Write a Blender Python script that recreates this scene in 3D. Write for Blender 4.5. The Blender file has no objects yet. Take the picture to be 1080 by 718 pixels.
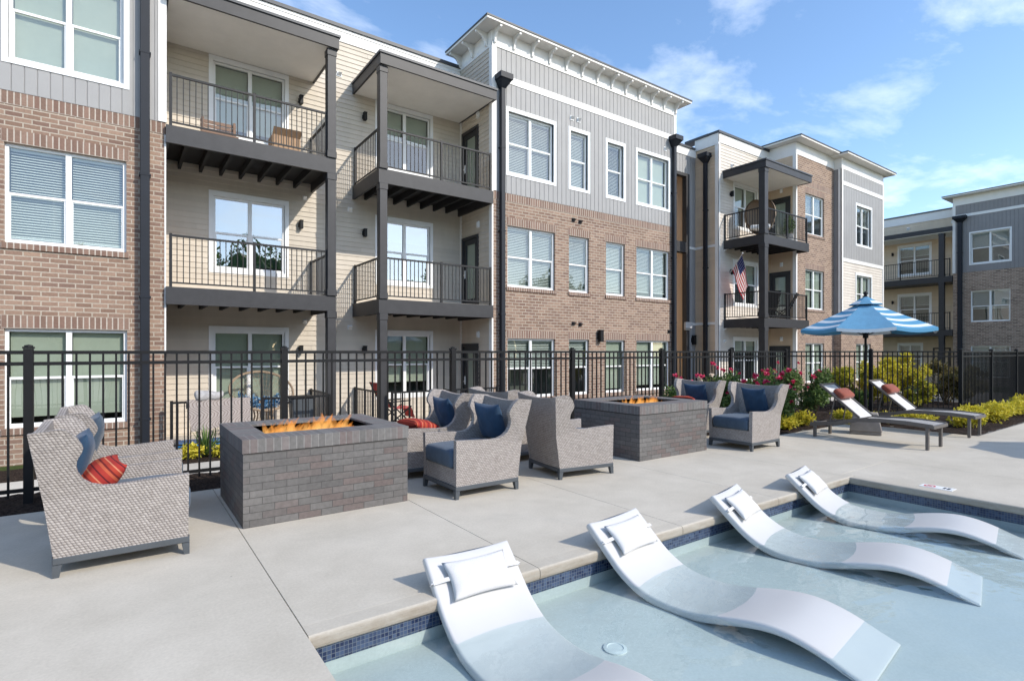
import bpy, math, random
from mathutils import Vector, Matrix, noise as mnoise
R = math.radians
PI = math.pi
S = bpy.context.scene
COL = S.collection
rnd = random.Random(7)

# ------------------------------------------------------------------ camera, sky, sun, exposure
cam_d = bpy.data.cameras.new('camera')
cam = bpy.data.objects.new('camera', cam_d)
COL.objects.link(cam)
cam.location = (0, 0, 1.5)
cam.rotation_euler = (R(90), 0, -R(35.5))
cam_d.sensor_width = 36
cam_d.lens = 574 / 1080 * 36
cam_d.shift_y = 0.0105
cam_d.clip_start = 0.05
cam_d.clip_end = 4000
S.camera = cam

SUN_AZ, SUN_EL = R(27), R(35)
to_sun = Vector((math.sin(SUN_AZ) * math.cos(SUN_EL), -math.cos(SUN_AZ) * math.cos(SUN_EL), math.sin(SUN_EL)))
sun_d = bpy.data.lights.new('sun', 'SUN')
sun = bpy.data.objects.new('sun', sun_d)
COL.objects.link(sun)
sun.rotation_euler = to_sun.to_track_quat('Z', 'Y').to_euler()
sun.location = to_sun * 60
sun_d.energy = 2.1
sun_d.angle = R(0.53)
sun_d.color = (1.0, 0.93, 0.82)

W = bpy.data.worlds.new('World')
S.world = W
W.use_nodes = True
wn, wl = W.node_tree.nodes, W.node_tree.links
bg = wn['Background']
sky = wn.new('ShaderNodeTexSky')
sky.sky_type = 'NISHITA'
sky.sun_disc = False
sky.sun_elevation = SUN_EL
sky.sun_rotation = math.atan2(to_sun.x, to_sun.y)
sky.air_density = 1.0
sky.dust_density = 0.6
sky.ozone_density = 2.0
# thin high cloud, laid out by direction on a flat layer overhead
tc = wn.new('ShaderNodeTexCoord')
sep = wn.new('ShaderNodeSeparateXYZ'); wl.new(tc.outputs['Generated'], sep.inputs[0])
def wmath(op, a, b=None):
    n = wn.new('ShaderNodeMath'); n.operation = op
    for i, v in enumerate((a, b)):
        if v is None: continue
        if isinstance(v, (int, float)): n.inputs[i].default_value = v
        else: wl.new(v, n.inputs[i])
    return n.outputs[0]
zc = wmath('MAXIMUM', wmath('ADD', sep.outputs['Z'], 0.10), 0.02)
cx_ = wmath('DIVIDE', sep.outputs['X'], zc)
cy_ = wmath('DIVIDE', sep.outputs['Y'], zc)
comb = wn.new('ShaderNodeCombineXYZ'); wl.new(cx_, comb.inputs[0]); wl.new(cy_, comb.inputs[1])
mp = wn.new('ShaderNodeMapping'); wl.new(comb.outputs[0], mp.inputs[0])
mp.inputs['Rotation'].default_value = (0, 0, R(24)); mp.inputs['Scale'].default_value = (0.9, 1.35, 1)
mp.inputs['Location'].default_value = (1.3, 0.4, 0)
nz = wn.new('ShaderNodeTexNoise'); wl.new(mp.outputs[0], nz.inputs['Vector'])
nz.inputs['Scale'].default_value = 1.9; nz.inputs['Detail'].default_value = 8; nz.inputs['Roughness'].default_value = 0.6
nz.inputs['Distortion'].default_value = 0.25
nz2 = wn.new('ShaderNodeTexNoise'); wl.new(comb.outputs[0], nz2.inputs['Vector']); nz2.inputs['Scale'].default_value = 0.55; nz2.inputs['Detail'].default_value = 2
cr = wn.new('ShaderNodeValToRGB'); wl.new(wmath('ADD', nz.outputs['Fac'], wmath('MULTIPLY', wmath('SUBTRACT', nz2.outputs['Fac'], .5), .5)), cr.inputs[0])
cr.color_ramp.elements[0].position = 0.49; cr.color_ramp.elements[0].color = (0, 0, 0, 1)
cr.color_ramp.elements[1].position = 0.92; cr.color_ramp.elements[1].color = (0.75, 0.75, 0.75, 1)
fac = wmath('MULTIPLY', cr.outputs[0], wmath('MINIMUM', wmath('MULTIPLY', wmath('MAXIMUM', sep.outputs['Z'], 0.0), 5.0), 1.0))
hs = wn.new('ShaderNodeHueSaturation'); wl.new(sky.outputs[0], hs.inputs['Color'])
hs.inputs['Saturation'].default_value = 1.08; hs.inputs['Value'].default_value = 1.0
mixc = wn.new('ShaderNodeMixRGB'); wl.new(fac, mixc.inputs[0]); wl.new(hs.outputs[0], mixc.inputs[1])
mixc.inputs[2].default_value = (6.6, 6.9, 7.3, 1)
wl.new(mixc.outputs[0], bg.inputs['Color'])
bg.inputs['Strength'].default_value = 0.15

S.view_settings.view_transform = 'Standard'
S.view_settings.look = 'None'
S.view_settings.gamma = 1
S.view_settings.exposure = 0.90
S.view_settings.use_curve_mapping = False
S.render.engine = 'CYCLES'
S.cycles.max_bounces = 8
S.cycles.transparent_max_bounces = 16
S.cycles.use_denoising = True

# ------------------------------------------------------------------ materials
MATS = {}
class NT:
    def __init__(s, name):
        s.m = bpy.data.materials.new(name); s.m.use_nodes = True
        s.n, s.l = s.m.node_tree.nodes, s.m.node_tree.links
        s.p = s.n['Principled BSDF']; s.out = s.n['Material Output']
        MATS[name] = s.m
    def new(s, t, **kw):
        n = s.n.new('ShaderNode' + t)
        for k, v in kw.items(): setattr(n, k, v)
        return n
    def put(s, n, i, v):
        if isinstance(v, bpy.types.NodeSocket): s.l.new(v, n.inputs[i])
        else:
            if isinstance(v, tuple) and len(v) == 3 and n.inputs[i].type == 'RGBA': v = (*v, 1)
            n.inputs[i].default_value = v
    def tc(s, which='Object'): return s.new('TexCoord').outputs[which]
    def mapping(s, vec, scale=(1, 1, 1), rot=(0, 0, 0), loc=(0, 0, 0)):
        n = s.new('Mapping'); s.put(n, 0, vec); s.put(n, 'Scale', scale); s.put(n, 'Rotation', rot); s.put(n, 'Location', loc)
        return n.outputs[0]
    def noise(s, vec, scale, detail=4, rough=.5, dist=0):
        n = s.new('TexNoise'); s.put(n, 'Vector', vec); s.put(n, 'Scale', scale); s.put(n, 'Detail', detail); s.put(n, 'Roughness', rough); s.put(n, 'Distortion', dist)
        return n.outputs['Fac']
    def ramp(s, fac, *stops):
        n = s.new('ValToRGB'); s.put(n, 0, fac); e = n.color_ramp.elements
        while len(e) < len(stops): e.new(.5)
        for el, (p, c) in zip(e, stops):
            el.position = p; el.color = (*c, 1) if len(c) == 3 else c
        return n.outputs[0]
    def mix(s, fac, a, b, blend='MIX'):
        n = s.new('MixRGB', blend_type=blend); s.put(n, 0, fac); s.put(n, 1, a); s.put(n, 2, b)
        return n.outputs[0]
    def math(s, op, a, b=0.0):
        n = s.new('Math', operation=op); s.put(n, 0, a); s.put(n, 1, b)
        return n.outputs[0]
    def bump(s, h, strength=.3, dist=.01):
        n = s.new('Bump'); s.put(n, 'Height', h); s.put(n, 'Strength', strength); s.put(n, 'Distance', dist)
        s.put(s.p, 'Normal', n.outputs[0]); return n
    def base(s, c, rough=.6, metal=0.0, spec=.5):
        s.put(s.p, 'Base Color', c); s.put(s.p, 'Roughness', rough); s.put(s.p, 'Metallic', metal); s.put(s.p, 'Specular IOR Level', spec)
        return s

def plain(name, c, rough=.6, vary=.12, scale=6, metal=0.0, spec=.5, bump=0, bscale=60):
    t = NT(name)
    n = t.noise(t.tc(), scale, 5, .6)
    lo = tuple(v * (1 - vary) for v in c); hi = tuple(min(1, v * (1 + vary)) for v in c)
    t.base(t.ramp(n, (.3, lo), (.7, hi)), rough, metal, spec)
    if bump: t.bump(t.noise(t.tc(), bscale, 3), bump, .004)
    return t.m

def brick(name, c1, c2, mortar, w=.235, h=.0847, ms=.011, offset=.5, tint=None, dirt=.25, bump=.5):
    t = NT(name)
    uv = t.tc('UV')
    # a little wander so courses are not ruler straight
    b = t.new('TexBrick'); b.offset = offset; b.squash = 1
    t.put(b, 'Vector', uv); t.put(b, 'Scale', 1.0); t.put(b, 'Color1', c1); t.put(b, 'Color2', c2); t.put(b, 'Mortar', mortar)
    t.put(b, 'Mortar Size', ms); t.put(b, 'Mortar Smooth', .25); t.put(b, 'Bias', 0.0); t.put(b, 'Brick Width', w); t.put(b, 'Row Height', h)
    # second brick node with the same layout picks a few odd bricks
    b2 = t.new('TexBrick'); b2.offset = offset; b2.squash = 1
    t.put(b2, 'Vector', t.mapping(uv, loc=(w * 14, h * 26, 0))); t.put(b2, 'Scale', 1.0); t.put(b2, 'Color1', (0, 0, 0)); t.put(b2, 'Color2', (1, 1, 1)); t.put(b2, 'Mortar', (.5, .5, .5))
    t.put(b2, 'Mortar Size', 0.0); t.put(b2, 'Brick Width', w); t.put(b2, 'Row Height', h)
    odd = t.ramp(b2.outputs['Color'], (.68, (0, 0, 0)), (.9, (1, 1, 1)))
    od = t.math('MULTIPLY', t.math('MULTIPLY', odd, t.math('SUBTRACT', 1.0, b.outputs['Fac'])), .55)
    col = t.mix(od, b.outputs['Color'], tint or tuple(v * .55 for v in c2))
    n1 = t.noise(uv, 1.1, 5, .6); n2 = t.noise(uv, 26, 3, .6)
    col = t.mix(dirt, col, t.ramp(n1, (.3, (.62, .6, .58)), (.7, (1.2, 1.18, 1.15))), 'MULTIPLY')
    col = t.mix(.35, col, t.ramp(n2, (.3, (.6, .6, .6)), (.7, (1.25, 1.25, 1.25))), 'MULTIPLY')
    t.base(col, .85, 0, .25)
    hgt = t.math('ADD', t.math('MULTIPLY', t.math('SUBTRACT', 1.0, b.outputs['Fac']), 1.0), t.math('MULTIPLY', n2, .35))
    t.bump(hgt, bump, .008)
    return t.m

brick('brick_wall', (.35, .24, .178), (.225, .143, .105), (.44, .38, .31), tint=(.185, .115, .095))
brick('brick_soldier', (.29, .195, .15), (.195, .126, .097), (.48, .42, .36), offset=0.0, tint=(.2, .115, .09))
brick('brick_grey', (.172, .166, .162), (.128, .124, .122), (.088, .086, .084), w=.20, h=.062, ms=.0035, tint=(.165, .12, .112), dirt=.5, bump=.45)
brick('brick_grey_cap', (.185, .179, .175), (.14, .136, .133), (.22, .213, .208), w=.24, h=.0635, ms=.005, offset=0.0, tint=(.18, .13, .125), dirt=.4)
brick('brick_grey_wing', (.40, .285, .22), (.24, .17, .13), (.48, .41, .34), tint=(.15, .10, .08))

def boards(name, c, vary=.045):
    t = NT(name); g = t.new('NewGeometry')
    isl = t.ramp(g.outputs['Random Per Island'], (0, tuple(v * (1 - vary) for v in c)), (1, tuple(v * (1 + vary) for v in c)))
    n = t.ramp(t.noise(t.mapping(t.tc(), (1, 1, .25)), 1.6, 5, .65), (.3, (.9, .89, .87)), (.7, (1.06, 1.06, 1.05)))
    t.base(t.mix(1.0, isl, n, 'MULTIPLY'), .62, 0, .3)
    t.bump(t.noise(t.mapping(t.tc(), (2, 2, 40)), 3, 3), .12, .003)
boards('siding_beige', (.60, .535, .452)); boards('siding_warm', (.66, .54, .41)); plain('balcony_floor', (.60, .54, .46), .8, .1, 3); boards('siding_tan', (.62, .485, .355)); boards('siding_pale', (.66, .60, .535))
plain('board_grey', (.325, .318, .312), .6, .05, 2)
plain('board_dark', (.25, .238, .235), .6, .06, 2)
plain('trim_white', (.78, .76, .73), .5, .04, 3)
plain('soffit', (.78, .75, .70), .7, .05, 2)
plain('frame_white', (.82, .82, .81), .4, .03, 4)
plain('metal_bronze', (.036, .035, .037), .5, .15, 5, 0, .4)
plain('metal_black', (.010, .010, .011), .5, .2, 8, 0, .25)
plain('deck_under', (.012, .012, .013), .8, .2, 3)
plain('metal_rail', (.02, .02, .021), .5, .15, 5, 0, .3)
plain('downspout_dark', (.011, .014, .021), .5, .12, 4, 0, .3)
plain('door_black', (.03, .03, .033), .4, .1, 4)
plain('roof_edge', (.05, .055, .065), .5, .1, 4)
plain('roof_membrane', (.35, .35, .34), .8, .15, 1)
plain('interior_dark', (.16, .165, .15), .9, .3, .8)
plain('blind_white', (.78, .80, .78), .5, .03, 3)
plain('shade_fabric', (.50, .52, .44), .8, .05, 3)
plain('plastic_white', (.8, .8, .79), .4, .03, 5)

def glass(name, tint, gloss, rough=.0):
    t = NT(name)
    tr = t.new('BsdfTransparent'); t.put(tr, 'Color', tint)
    gl = t.new('BsdfGlossy'); t.put(gl, 'Color', (.95, .98, 1.0)); t.put(gl, 'Roughness', rough)
    wob = t.new('Bump'); t.put(wob, 'Height', t.noise(t.mapping(t.tc('UV'), (1, 1, 1)), .9, 1)); t.put(wob, 'Strength', .05); t.put(wob, 'Distance', .12)
    t.put(gl, 'Normal', wob.outputs[0])
    lw = t.new('LayerWeight'); t.put(lw, 'Blend', .5)
    f = t.math('MINIMUM', t.math('ADD', t.math('MULTIPLY', t.math('POWER', lw.outputs['Facing'], 4.0), .8), gloss), 1.0)
    mx = t.new('MixShader'); t.put(mx, 0, f); t.l.new(tr.outputs[0], mx.inputs[1]); t.l.new(gl.outputs[0], mx.inputs[2])
    t.l.new(mx.outputs[0], t.out.inputs[0]); t.n.remove(t.p)
    return t.m
glass('window_glass', (.76, .81, .78), .13)
glass('window_glass_strong', (.45, .58, .6), .36)

def concrete(name, rust=False):
    t = NT(name)
    v = t.tc('Object')
    n1 = t.noise(v, .55, 6, .62); n2 = t.noise(v, 2.6, 6, .65, .4); n3 = t.noise(v, 55, 3, .7)
    c = t.ramp(n1, (.32, (.495, .452, .378)), (.68, (.585, .538, .46)))
    c = t.mix(.42, c, t.ramp(n2, (.3, (.80, .79, .77)), (.7, (1.1, 1.1, 1.1))), 'MULTIPLY')
    c = t.mix(.30, c, t.ramp(n3, (.3, (.74, .73, .72)), (.72, (1.2, 1.2, 1.2))), 'MULTIPLY')
    # small dark flecks and soft water marks
    vo = t.new('TexVoronoi'); t.put(vo, 'Vector', v); t.put(vo, 'Scale', 2.3)
    fl = t.ramp(vo.outputs['Distance'], (.012, (1, 1, 1)), (.022, (0, 0, 0)))
    c = t.mix(t.math('MULTIPLY', fl, .55), c, (.2, .18, .16))
    st = t.ramp(t.noise(v, 1.15, 3, .5, 1.0), (.60, (0, 0, 0)), (.66, (1, 1, 1)), (.72, (0, 0, 0)))
    c = t.mix(t.math('MULTIPLY', st, .10), c, (.36, .34, .31))
    if rust:
        sp = t.new('SeparateXYZ'); t.put(sp, 0, v)
        low = t.math('MINIMUM', t.math('MAXIMUM', t.math('MULTIPLY', sp.outputs['Z'], -70.0), .12), 1.0)   # the rounded front of the edge, where splash water dries
        r1 = t.ramp(t.noise(t.mapping(v, (1, 1, 3)), 2.6, 6, .72), (.40, (0, 0, 0)), (.66, (1, 1, 1)))
        c = t.mix(t.math('MULTIPLY', low, t.math('MULTIPLY', r1, .65)), t.mix(t.math('MULTIPLY', low, .5), c, (.24, .22, .195)), (.24, .19, .135))
    t.base(c, .88, 0, .25)
    t.bump(t.math('ADD', n3, t.math('MULTIPLY', n2, .6)), .18, .004)
concrete('concrete_deck'); concrete('concrete_coping', True)
plain('concrete_walk', (.54, .505, .45), .9, .15, 1.2, 0, .25, .2)
plain('concrete_base', (.13, .125, .115), .9, .2, 2)

def tile():
    t = NT('pool_tile')
    b = t.new('TexBrick'); b.offset = 0.0
    t.put(b, 'Vector', t.tc('UV')); t.put(b, 'Scale', 1.0); t.put(b, 'Color1', (.008, .016, .055)); t.put(b, 'Color2', (.055, .085, .155)); t.put(b, 'Mortar', (.12, .14, .165))
    t.put(b, 'Mortar Size', .0016); t.put(b, 'Brick Width', .0235); t.put(b, 'Row Height', .0235)
    t.base(b.outputs['Color'], .25)
tile()
def plaster():
    t = NT('pool_plaster')
    v = t.tc('Object')
    c = t.ramp(t.noise(v, 1.6, 5, .6), (.3, (.44, .475, .465)), (.7, (.51, .54, .525)))
    c = t.mix(.25, c, t.ramp(t.noise(v, 60, 2, .7), (.3, (.8, .8, .8)), (.7, (1.15, 1.15, 1.15))), 'MULTIPLY')
    t.base(c, .8, 0, .2)
plaster()
def water():
    t = NT('pool_water')
    tr = t.new('BsdfTransparent'); t.put(tr, 'Color', (.885, .95, .955))
    gl = t.new('BsdfGlossy'); t.put(gl, 'Roughness', .02)
    v = t.tc('Object')
    h = t.math('ADD', t.noise(t.mapping(v, (1, 1.4, 1)), 2.2, 2, .5, .3), t.math('MULTIPLY', t.noise(v, 9, 2, .5), .18))
    bp = t.new('Bump'); t.put(bp, 'Height', h); t.put(bp, 'Strength', .22); t.put(bp, 'Distance', .05)
    t.put(gl, 'Normal', bp.outputs[0])
    lw = t.new('LayerWeight'); t.put(lw, 'Blend', .5); t.put(lw, 'Normal', bp.outputs[0])
    mx = t.new('MixShader'); t.put(mx, 0, t.math('ADD', t.math('MULTIPLY', t.math('POWER', lw.outputs['Facing'], 5.0), .9), .02)); t.l.new(tr.outputs[0], mx.inputs[1]); t.l.new(gl.outputs[0], mx.inputs[2])
    t.l.new(mx.outputs[0], t.out.inputs[0]); t.n.remove(t.p)
water()

def wicker():
    """basket weave: cells take turns running across and along, each strand round"""
    t = NT('wicker')
    sp = t.new('SeparateXYZ'); t.put(sp, 0, t.mapping(t.tc('UV'), rot=(0, 0, R(0))))
    M = t.math
    wob = M('MULTIPLY', M('SUBTRACT', t.noise(t.tc('UV'), 9, 2), .5), .35)
    x = M('ADD', M('DIVIDE', M('ADD', sp.outputs['X'], M('MULTIPLY', sp.outputs['Y'], .55)), .0225), wob); y = M('ADD', M('DIVIDE', sp.outputs['Y'], .0175), wob)
    fx, fy = M('FRACT', x), M('FRACT', y)
    par = M('FLOORED_MODULO', M('ADD', M('FLOOR', x), M('FLOOR', y)), 2.0)
    sx, sy = M('SINE', M('MULTIPLY', fx, PI)), M('SINE', M('MULTIPLY', fy, PI))
    h0 = M('MULTIPLY', M('POWER', sy, .55), M('ADD', .45, M('MULTIPLY', sx, .55)))
    h1 = M('MULTIPLY', M('POWER', sx, .55), M('ADD', .45, M('MULTIPLY', sy, .55)))
    h = M('ADD', M('MULTIPLY', h0, M('SUBTRACT', 1.0, par)), M('MULTIPLY', M('MULTIPLY', h1, par), .86))
    wn_ = t.new('TexWhiteNoise'); wn_.noise_dimensions = '2D'
    cb = t.new('CombineXYZ'); t.put(cb, 0, M('FLOOR', x)); t.put(cb, 1, M('FLOOR', y)); t.put(wn_, 'Vector', cb.outputs[0])
    c = t.ramp(h, (.12, (.175, .155, .143)), (.6, (.345, .312, .29)), (.95, (.45, .412, .385)))  # shading between the strands is put into the colour, from weave height
    c = t.mix(.42, c, t.ramp(wn_.outputs['Value'], (0, (.62, .60, .59)), (1, (1.2, 1.2, 1.2))), 'MULTIPLY')
    c = t.mix(.3, c, t.ramp(t.noise(t.tc('UV'), 5, 4, .6), (.3, (.8, .78, .76)), (.7, (1.15, 1.15, 1.15))), 'MULTIPLY')
    t.base(c, .6, 0, .35)
    t.bump(h, .7, .006)
wicker()

def fabric(name, c, rough=.9, weave=900, vary=.18, big=7):
    t = NT(name)
    v = t.tc('Object')
    n = t.noise(v, big, 5, .6); n2 = t.noise(v, weave, 2, .5)
    lo = tuple(x * (1 - vary) for x in c); hi = tuple(min(1, x * (1 + vary)) for x in c)
    col = t.ramp(n, (.3, lo), (.7, hi))
    col = t.mix(.35, col, t.ramp(n2, (.3, (.6, .6, .6)), (.7, (1.35, 1.35, 1.35))), 'MULTIPLY')
    t.base(col, rough, 0, .2)
    t.put(t.p, 'Sheen Weight', .15)
    t.bump(t.math('ADD', n2, t.math('MULTIPLY', n, 2.0)), .25, .004)
    return t
fabric('cushion_slate', (.062, .092, .132))
fabric('pillow_navy', (.028, .062, .115))
fabric('pillow_white', (.62, .61, .60), .8, 400, .05)
fabric('pillow_rust', (.27, .075, .05))
fabric('rug_cloth', (.5, .44, .41))
fabric('blanket_grey', (.42, .40, .39), .9, 200, .25, 14)
fabric('red_sling', (.58, .06, .05))
fabric('sling_grey', (.35, .335, .32), .7, 500, .08)
fabric('sling_back', (.62, .61, .60), .7, 500, .06)
fabric('canvas_tan', (.42, .34, .27))
fabric('canvas_white', (.8, .8, .8))
fabric('canopy_blue', (.095, .275, .44), .85, 500, .08)

def stripes(name, cols, period, axis='X', rough=.9, warp=.15):
    t = NT(name)
    sp = t.new('SeparateXYZ'); t.put(sp, 0, t.tc('UV'))
    x = t.math('ADD', sp.outputs[axis], t.math('MULTIPLY', t.noise(t.tc('UV'), 3, 2), period * warp))
    f = t.math('FRACT', t.math('DIVIDE', x, period))
    stops = [(p, c) for p, c in cols]
    n = t.new('ValToRGB'); t.put(n, 0, f); n.color_ramp.interpolation = 'CONSTANT'
    e = n.color_ramp.elements
    while len(e) < len(stops): e.new(.5)
    for el, (p, c) in zip(e, stops): el.position = p; el.color = (*c, 1)
    col = t.mix(.3, n.outputs[0], t.ramp(t.noise(t.tc('Object'), 500, 2), (.3, (.6, .6, .6)), (.7, (1.35, 1.35, 1.35))), 'MULTIPLY')
    t.base(col, rough, 0, .2)
    t.bump(t.noise(t.tc('Object'), 9, 4), .3, .008)
    return t
stripes('pillow_red_stripe', [(0, (.36, .04, .03)), (.22, (.46, .10, .05)), (.36, (.16, .02, .02)), (.46, (.38, .05, .03)), (.64, (.55, .21, .12)), (.71, (.34, .035, .03)), (.92, (.11, .015, .02))], .13, 'X')
stripes('canopy_stripe', [(0, (.095, .275, .44)), (.6, (.66, .71, .74))], .27, 'Y', warp=.0)
stripes('rug_stripe', [(0, (.36, .31, .28)), (.4, (.2, .155, .145)), (.62, (.42, .37, .34))], .06, 'X', warp=1.2)

def leafmat(name, c1, c2, c3=None, trans=.35):
    t = NT(name)
    g = t.new('NewGeometry')
    stops = [(0, c1), (1, c2)] if c3 is None else [(0, c1), (.55, c2), (1, c3)]
    col = t.ramp(g.outputs['Random Per Island'], *stops)
    t.base(col, .55, 0, .35)
    tl = t.new('BsdfTranslucent'); t.put(tl, 'Color', col)
    mx = t.new('MixShader'); t.put(mx, 0, trans); t.l.new(t.p.outputs[0], mx.inputs[1]); t.l.new(tl.outputs[0], mx.inputs[2])
    t.l.new(mx.outputs[0], t.out.inputs[0])
leafmat('leaf_rose', (.05, .10, .028), (.12, .20, .05), (.24, .32, .10))
leafmat('leaf_yellow', (.34, .33, .03), (.66, .57, .05), (.80, .68, .10), .4)
leafmat('leaf_gold_tall', (.20, .24, .04), (.55, .50, .05), (.72, .61, .08), .4)
leafmat('leaf_olive', (.10, .085, .03), (.17, .14, .05), (.25, .20, .07))
leafmat('leaf_green', (.05, .11, .025), (.12, .20, .05), (.22, .30, .09))
leafmat('petal_red', (.50, .015, .06), (.70, .04, .13), (.82, .14, .25), .25)
leafmat('petal_cream', (.8, .66, .5), (.85, .72, .6), None, .25)
leafmat('leaf_blue', (.01, .05, .12), (.03, .15, .30), (.3, .42, .5), .1)
plain('plant_stem', (.10, .075, .04), .8, .2, 10)
def mulch():
    t = NT('mulch')
    v = t.tc('Object')
    n = t.noise(t.mapping(v, (1, 1, 1)), 38, 4, .7); n2 = t.noise(v, 4, 4, .6)
    c = t.ramp(n, (.35, (.012, .009, .008)), (.55, (.045, .032, .026)), (.75, (.11, .08, .06)))
    t.base(t.mix(.5, c, t.ramp(n2, (.3, (.6, .6, .6)), (.7, (1.3, 1.3, 1.3))), 'MULTIPLY'), .95, 0, .1)
    t.bump(n, 1.0, .03)
mulch()
def grass():
    t = NT('lawn')
    v = t.tc('Object')
    n = t.noise(v, 25, 4, .7); n2 = t.noise(v, .3, 4, .6)
    c = t.mix(.6, t.ramp(n, (.3, (.03, .05, .015)), (.7, (.09, .12, .04))), t.ramp(n2, (.3, (.6, .6, .6)), (.7, (1.3, 1.2, 1.1))), 'MULTIPLY')
    t.base(c, .95, 0, .1); t.bump(n, .8, .03)
grass()
plain('lounger_shell', (.56, .552, .54), .38, .02, 2, 0, .5)
plain('aluminium_brown', (.115, .10, .09), .45, .15, 6, 0, .5)
plain('chair_metal', (.075, .085, .095), .45, .12, 6, 0, .5)
plain('lava_rock', (.04, .035, .033), .95, .4, 30, 0, .1, .5)
plain('stone_base', (.27, .245, .225), .9, .15, 8, 0, .2, .3)
plain('rattan', (.30, .22, .15), .7, .25, 40)
plain('mat_blue', (.02, .22, .55), .5, .1, 6)
plain('drain_plastic', (.58, .62, .61), .5, .04, 5)
plain('sign_red', (.6, .03, .03), .5, .05, 5)
plain('sign_black', (.02, .02, .02), .5, .05, 5)
plain('lamp_box', (.42, .42, .42), .5, .05, 5)
plain('mdf_brown', (.18, .10, .06), .5, .2, 12)
plain('cardboard', (.40, .26, .16), .85, .1, 5)
leafmat('flag_red', (.50, .02, .04), (.52, .025, .045), None, .45); leafmat('flag_white', (.80, .79, .78), (.82, .81, .80), None, .45); leafmat('flag_blue', (.02, .035, .16), (.025, .04, .17), None, .3)
def flame():
    t = NT('flame')
    sp = t.new('SeparateXYZ'); t.put(sp, 0, t.tc('UV'))
    n = t.noise(t.tc('Object'), 14, 3, .6, 1.0)
    c = t.ramp(t.math('ADD', sp.outputs['Y'], t.math('MULTIPLY', t.math('SUBTRACT', n, .5), .6)), (.0, (1.0, .66, .30)), (.5, (1.0, .50, .14)), (1.0, (.95, .33, .06)))
    em = t.new('Emission'); t.put(em, 'Color', c); t.put(em, 'Strength', .62)
    tr = t.new('BsdfTransparent')
    lw = t.new('LayerWeight'); t.put(lw, 'Blend', .35)
    a = t.math('MULTIPLY', t.math('SUBTRACT', 1.0, lw.outputs['Facing']), t.ramp(n, (.36, (.25, .25, .25)), (.6, (1, 1, 1))))
    a = t.math('MULTIPLY', a, t.math('SUBTRACT', 1.05, t.math('MULTIPLY', sp.outputs['Y'], .7)))
    mx = t.new('MixShader'); t.put(mx, 0, t.math('MINIMUM', t.math('MULTIPLY', a, .62), 1.0)); t.l.new(tr.outputs[0], mx.inputs[1]); t.l.new(em.outputs[0], mx.inputs[2])
    t.l.new(mx.outputs[0], t.out.inputs[0]); t.n.remove(t.p)
flame()

# ------------------------------------------------------------------ mesh builder
class Plane:
    """a vertical wall plane: u runs along it, n stands out of it, z is up"""
    def __init__(s, o, u, n): s.o, s.u, s.n = Vector(o), Vector(u), Vector(n)
    def P(s, u, n, z): return s.o + s.u * u + s.n * n + Vector((0, 0, z))
def front(y): return Plane((0, y, 0), (1, 0, 0), (0, -1, 0))
def side(x): return Plane((x, 0, 0), (0, -1, 0), (-1, 0, 0))      # faces -X, u = -Y
def east(x): return Plane((x, 0, 0), (0, 1, 0), (1, 0, 0))        # faces +X, u = Y

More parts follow.
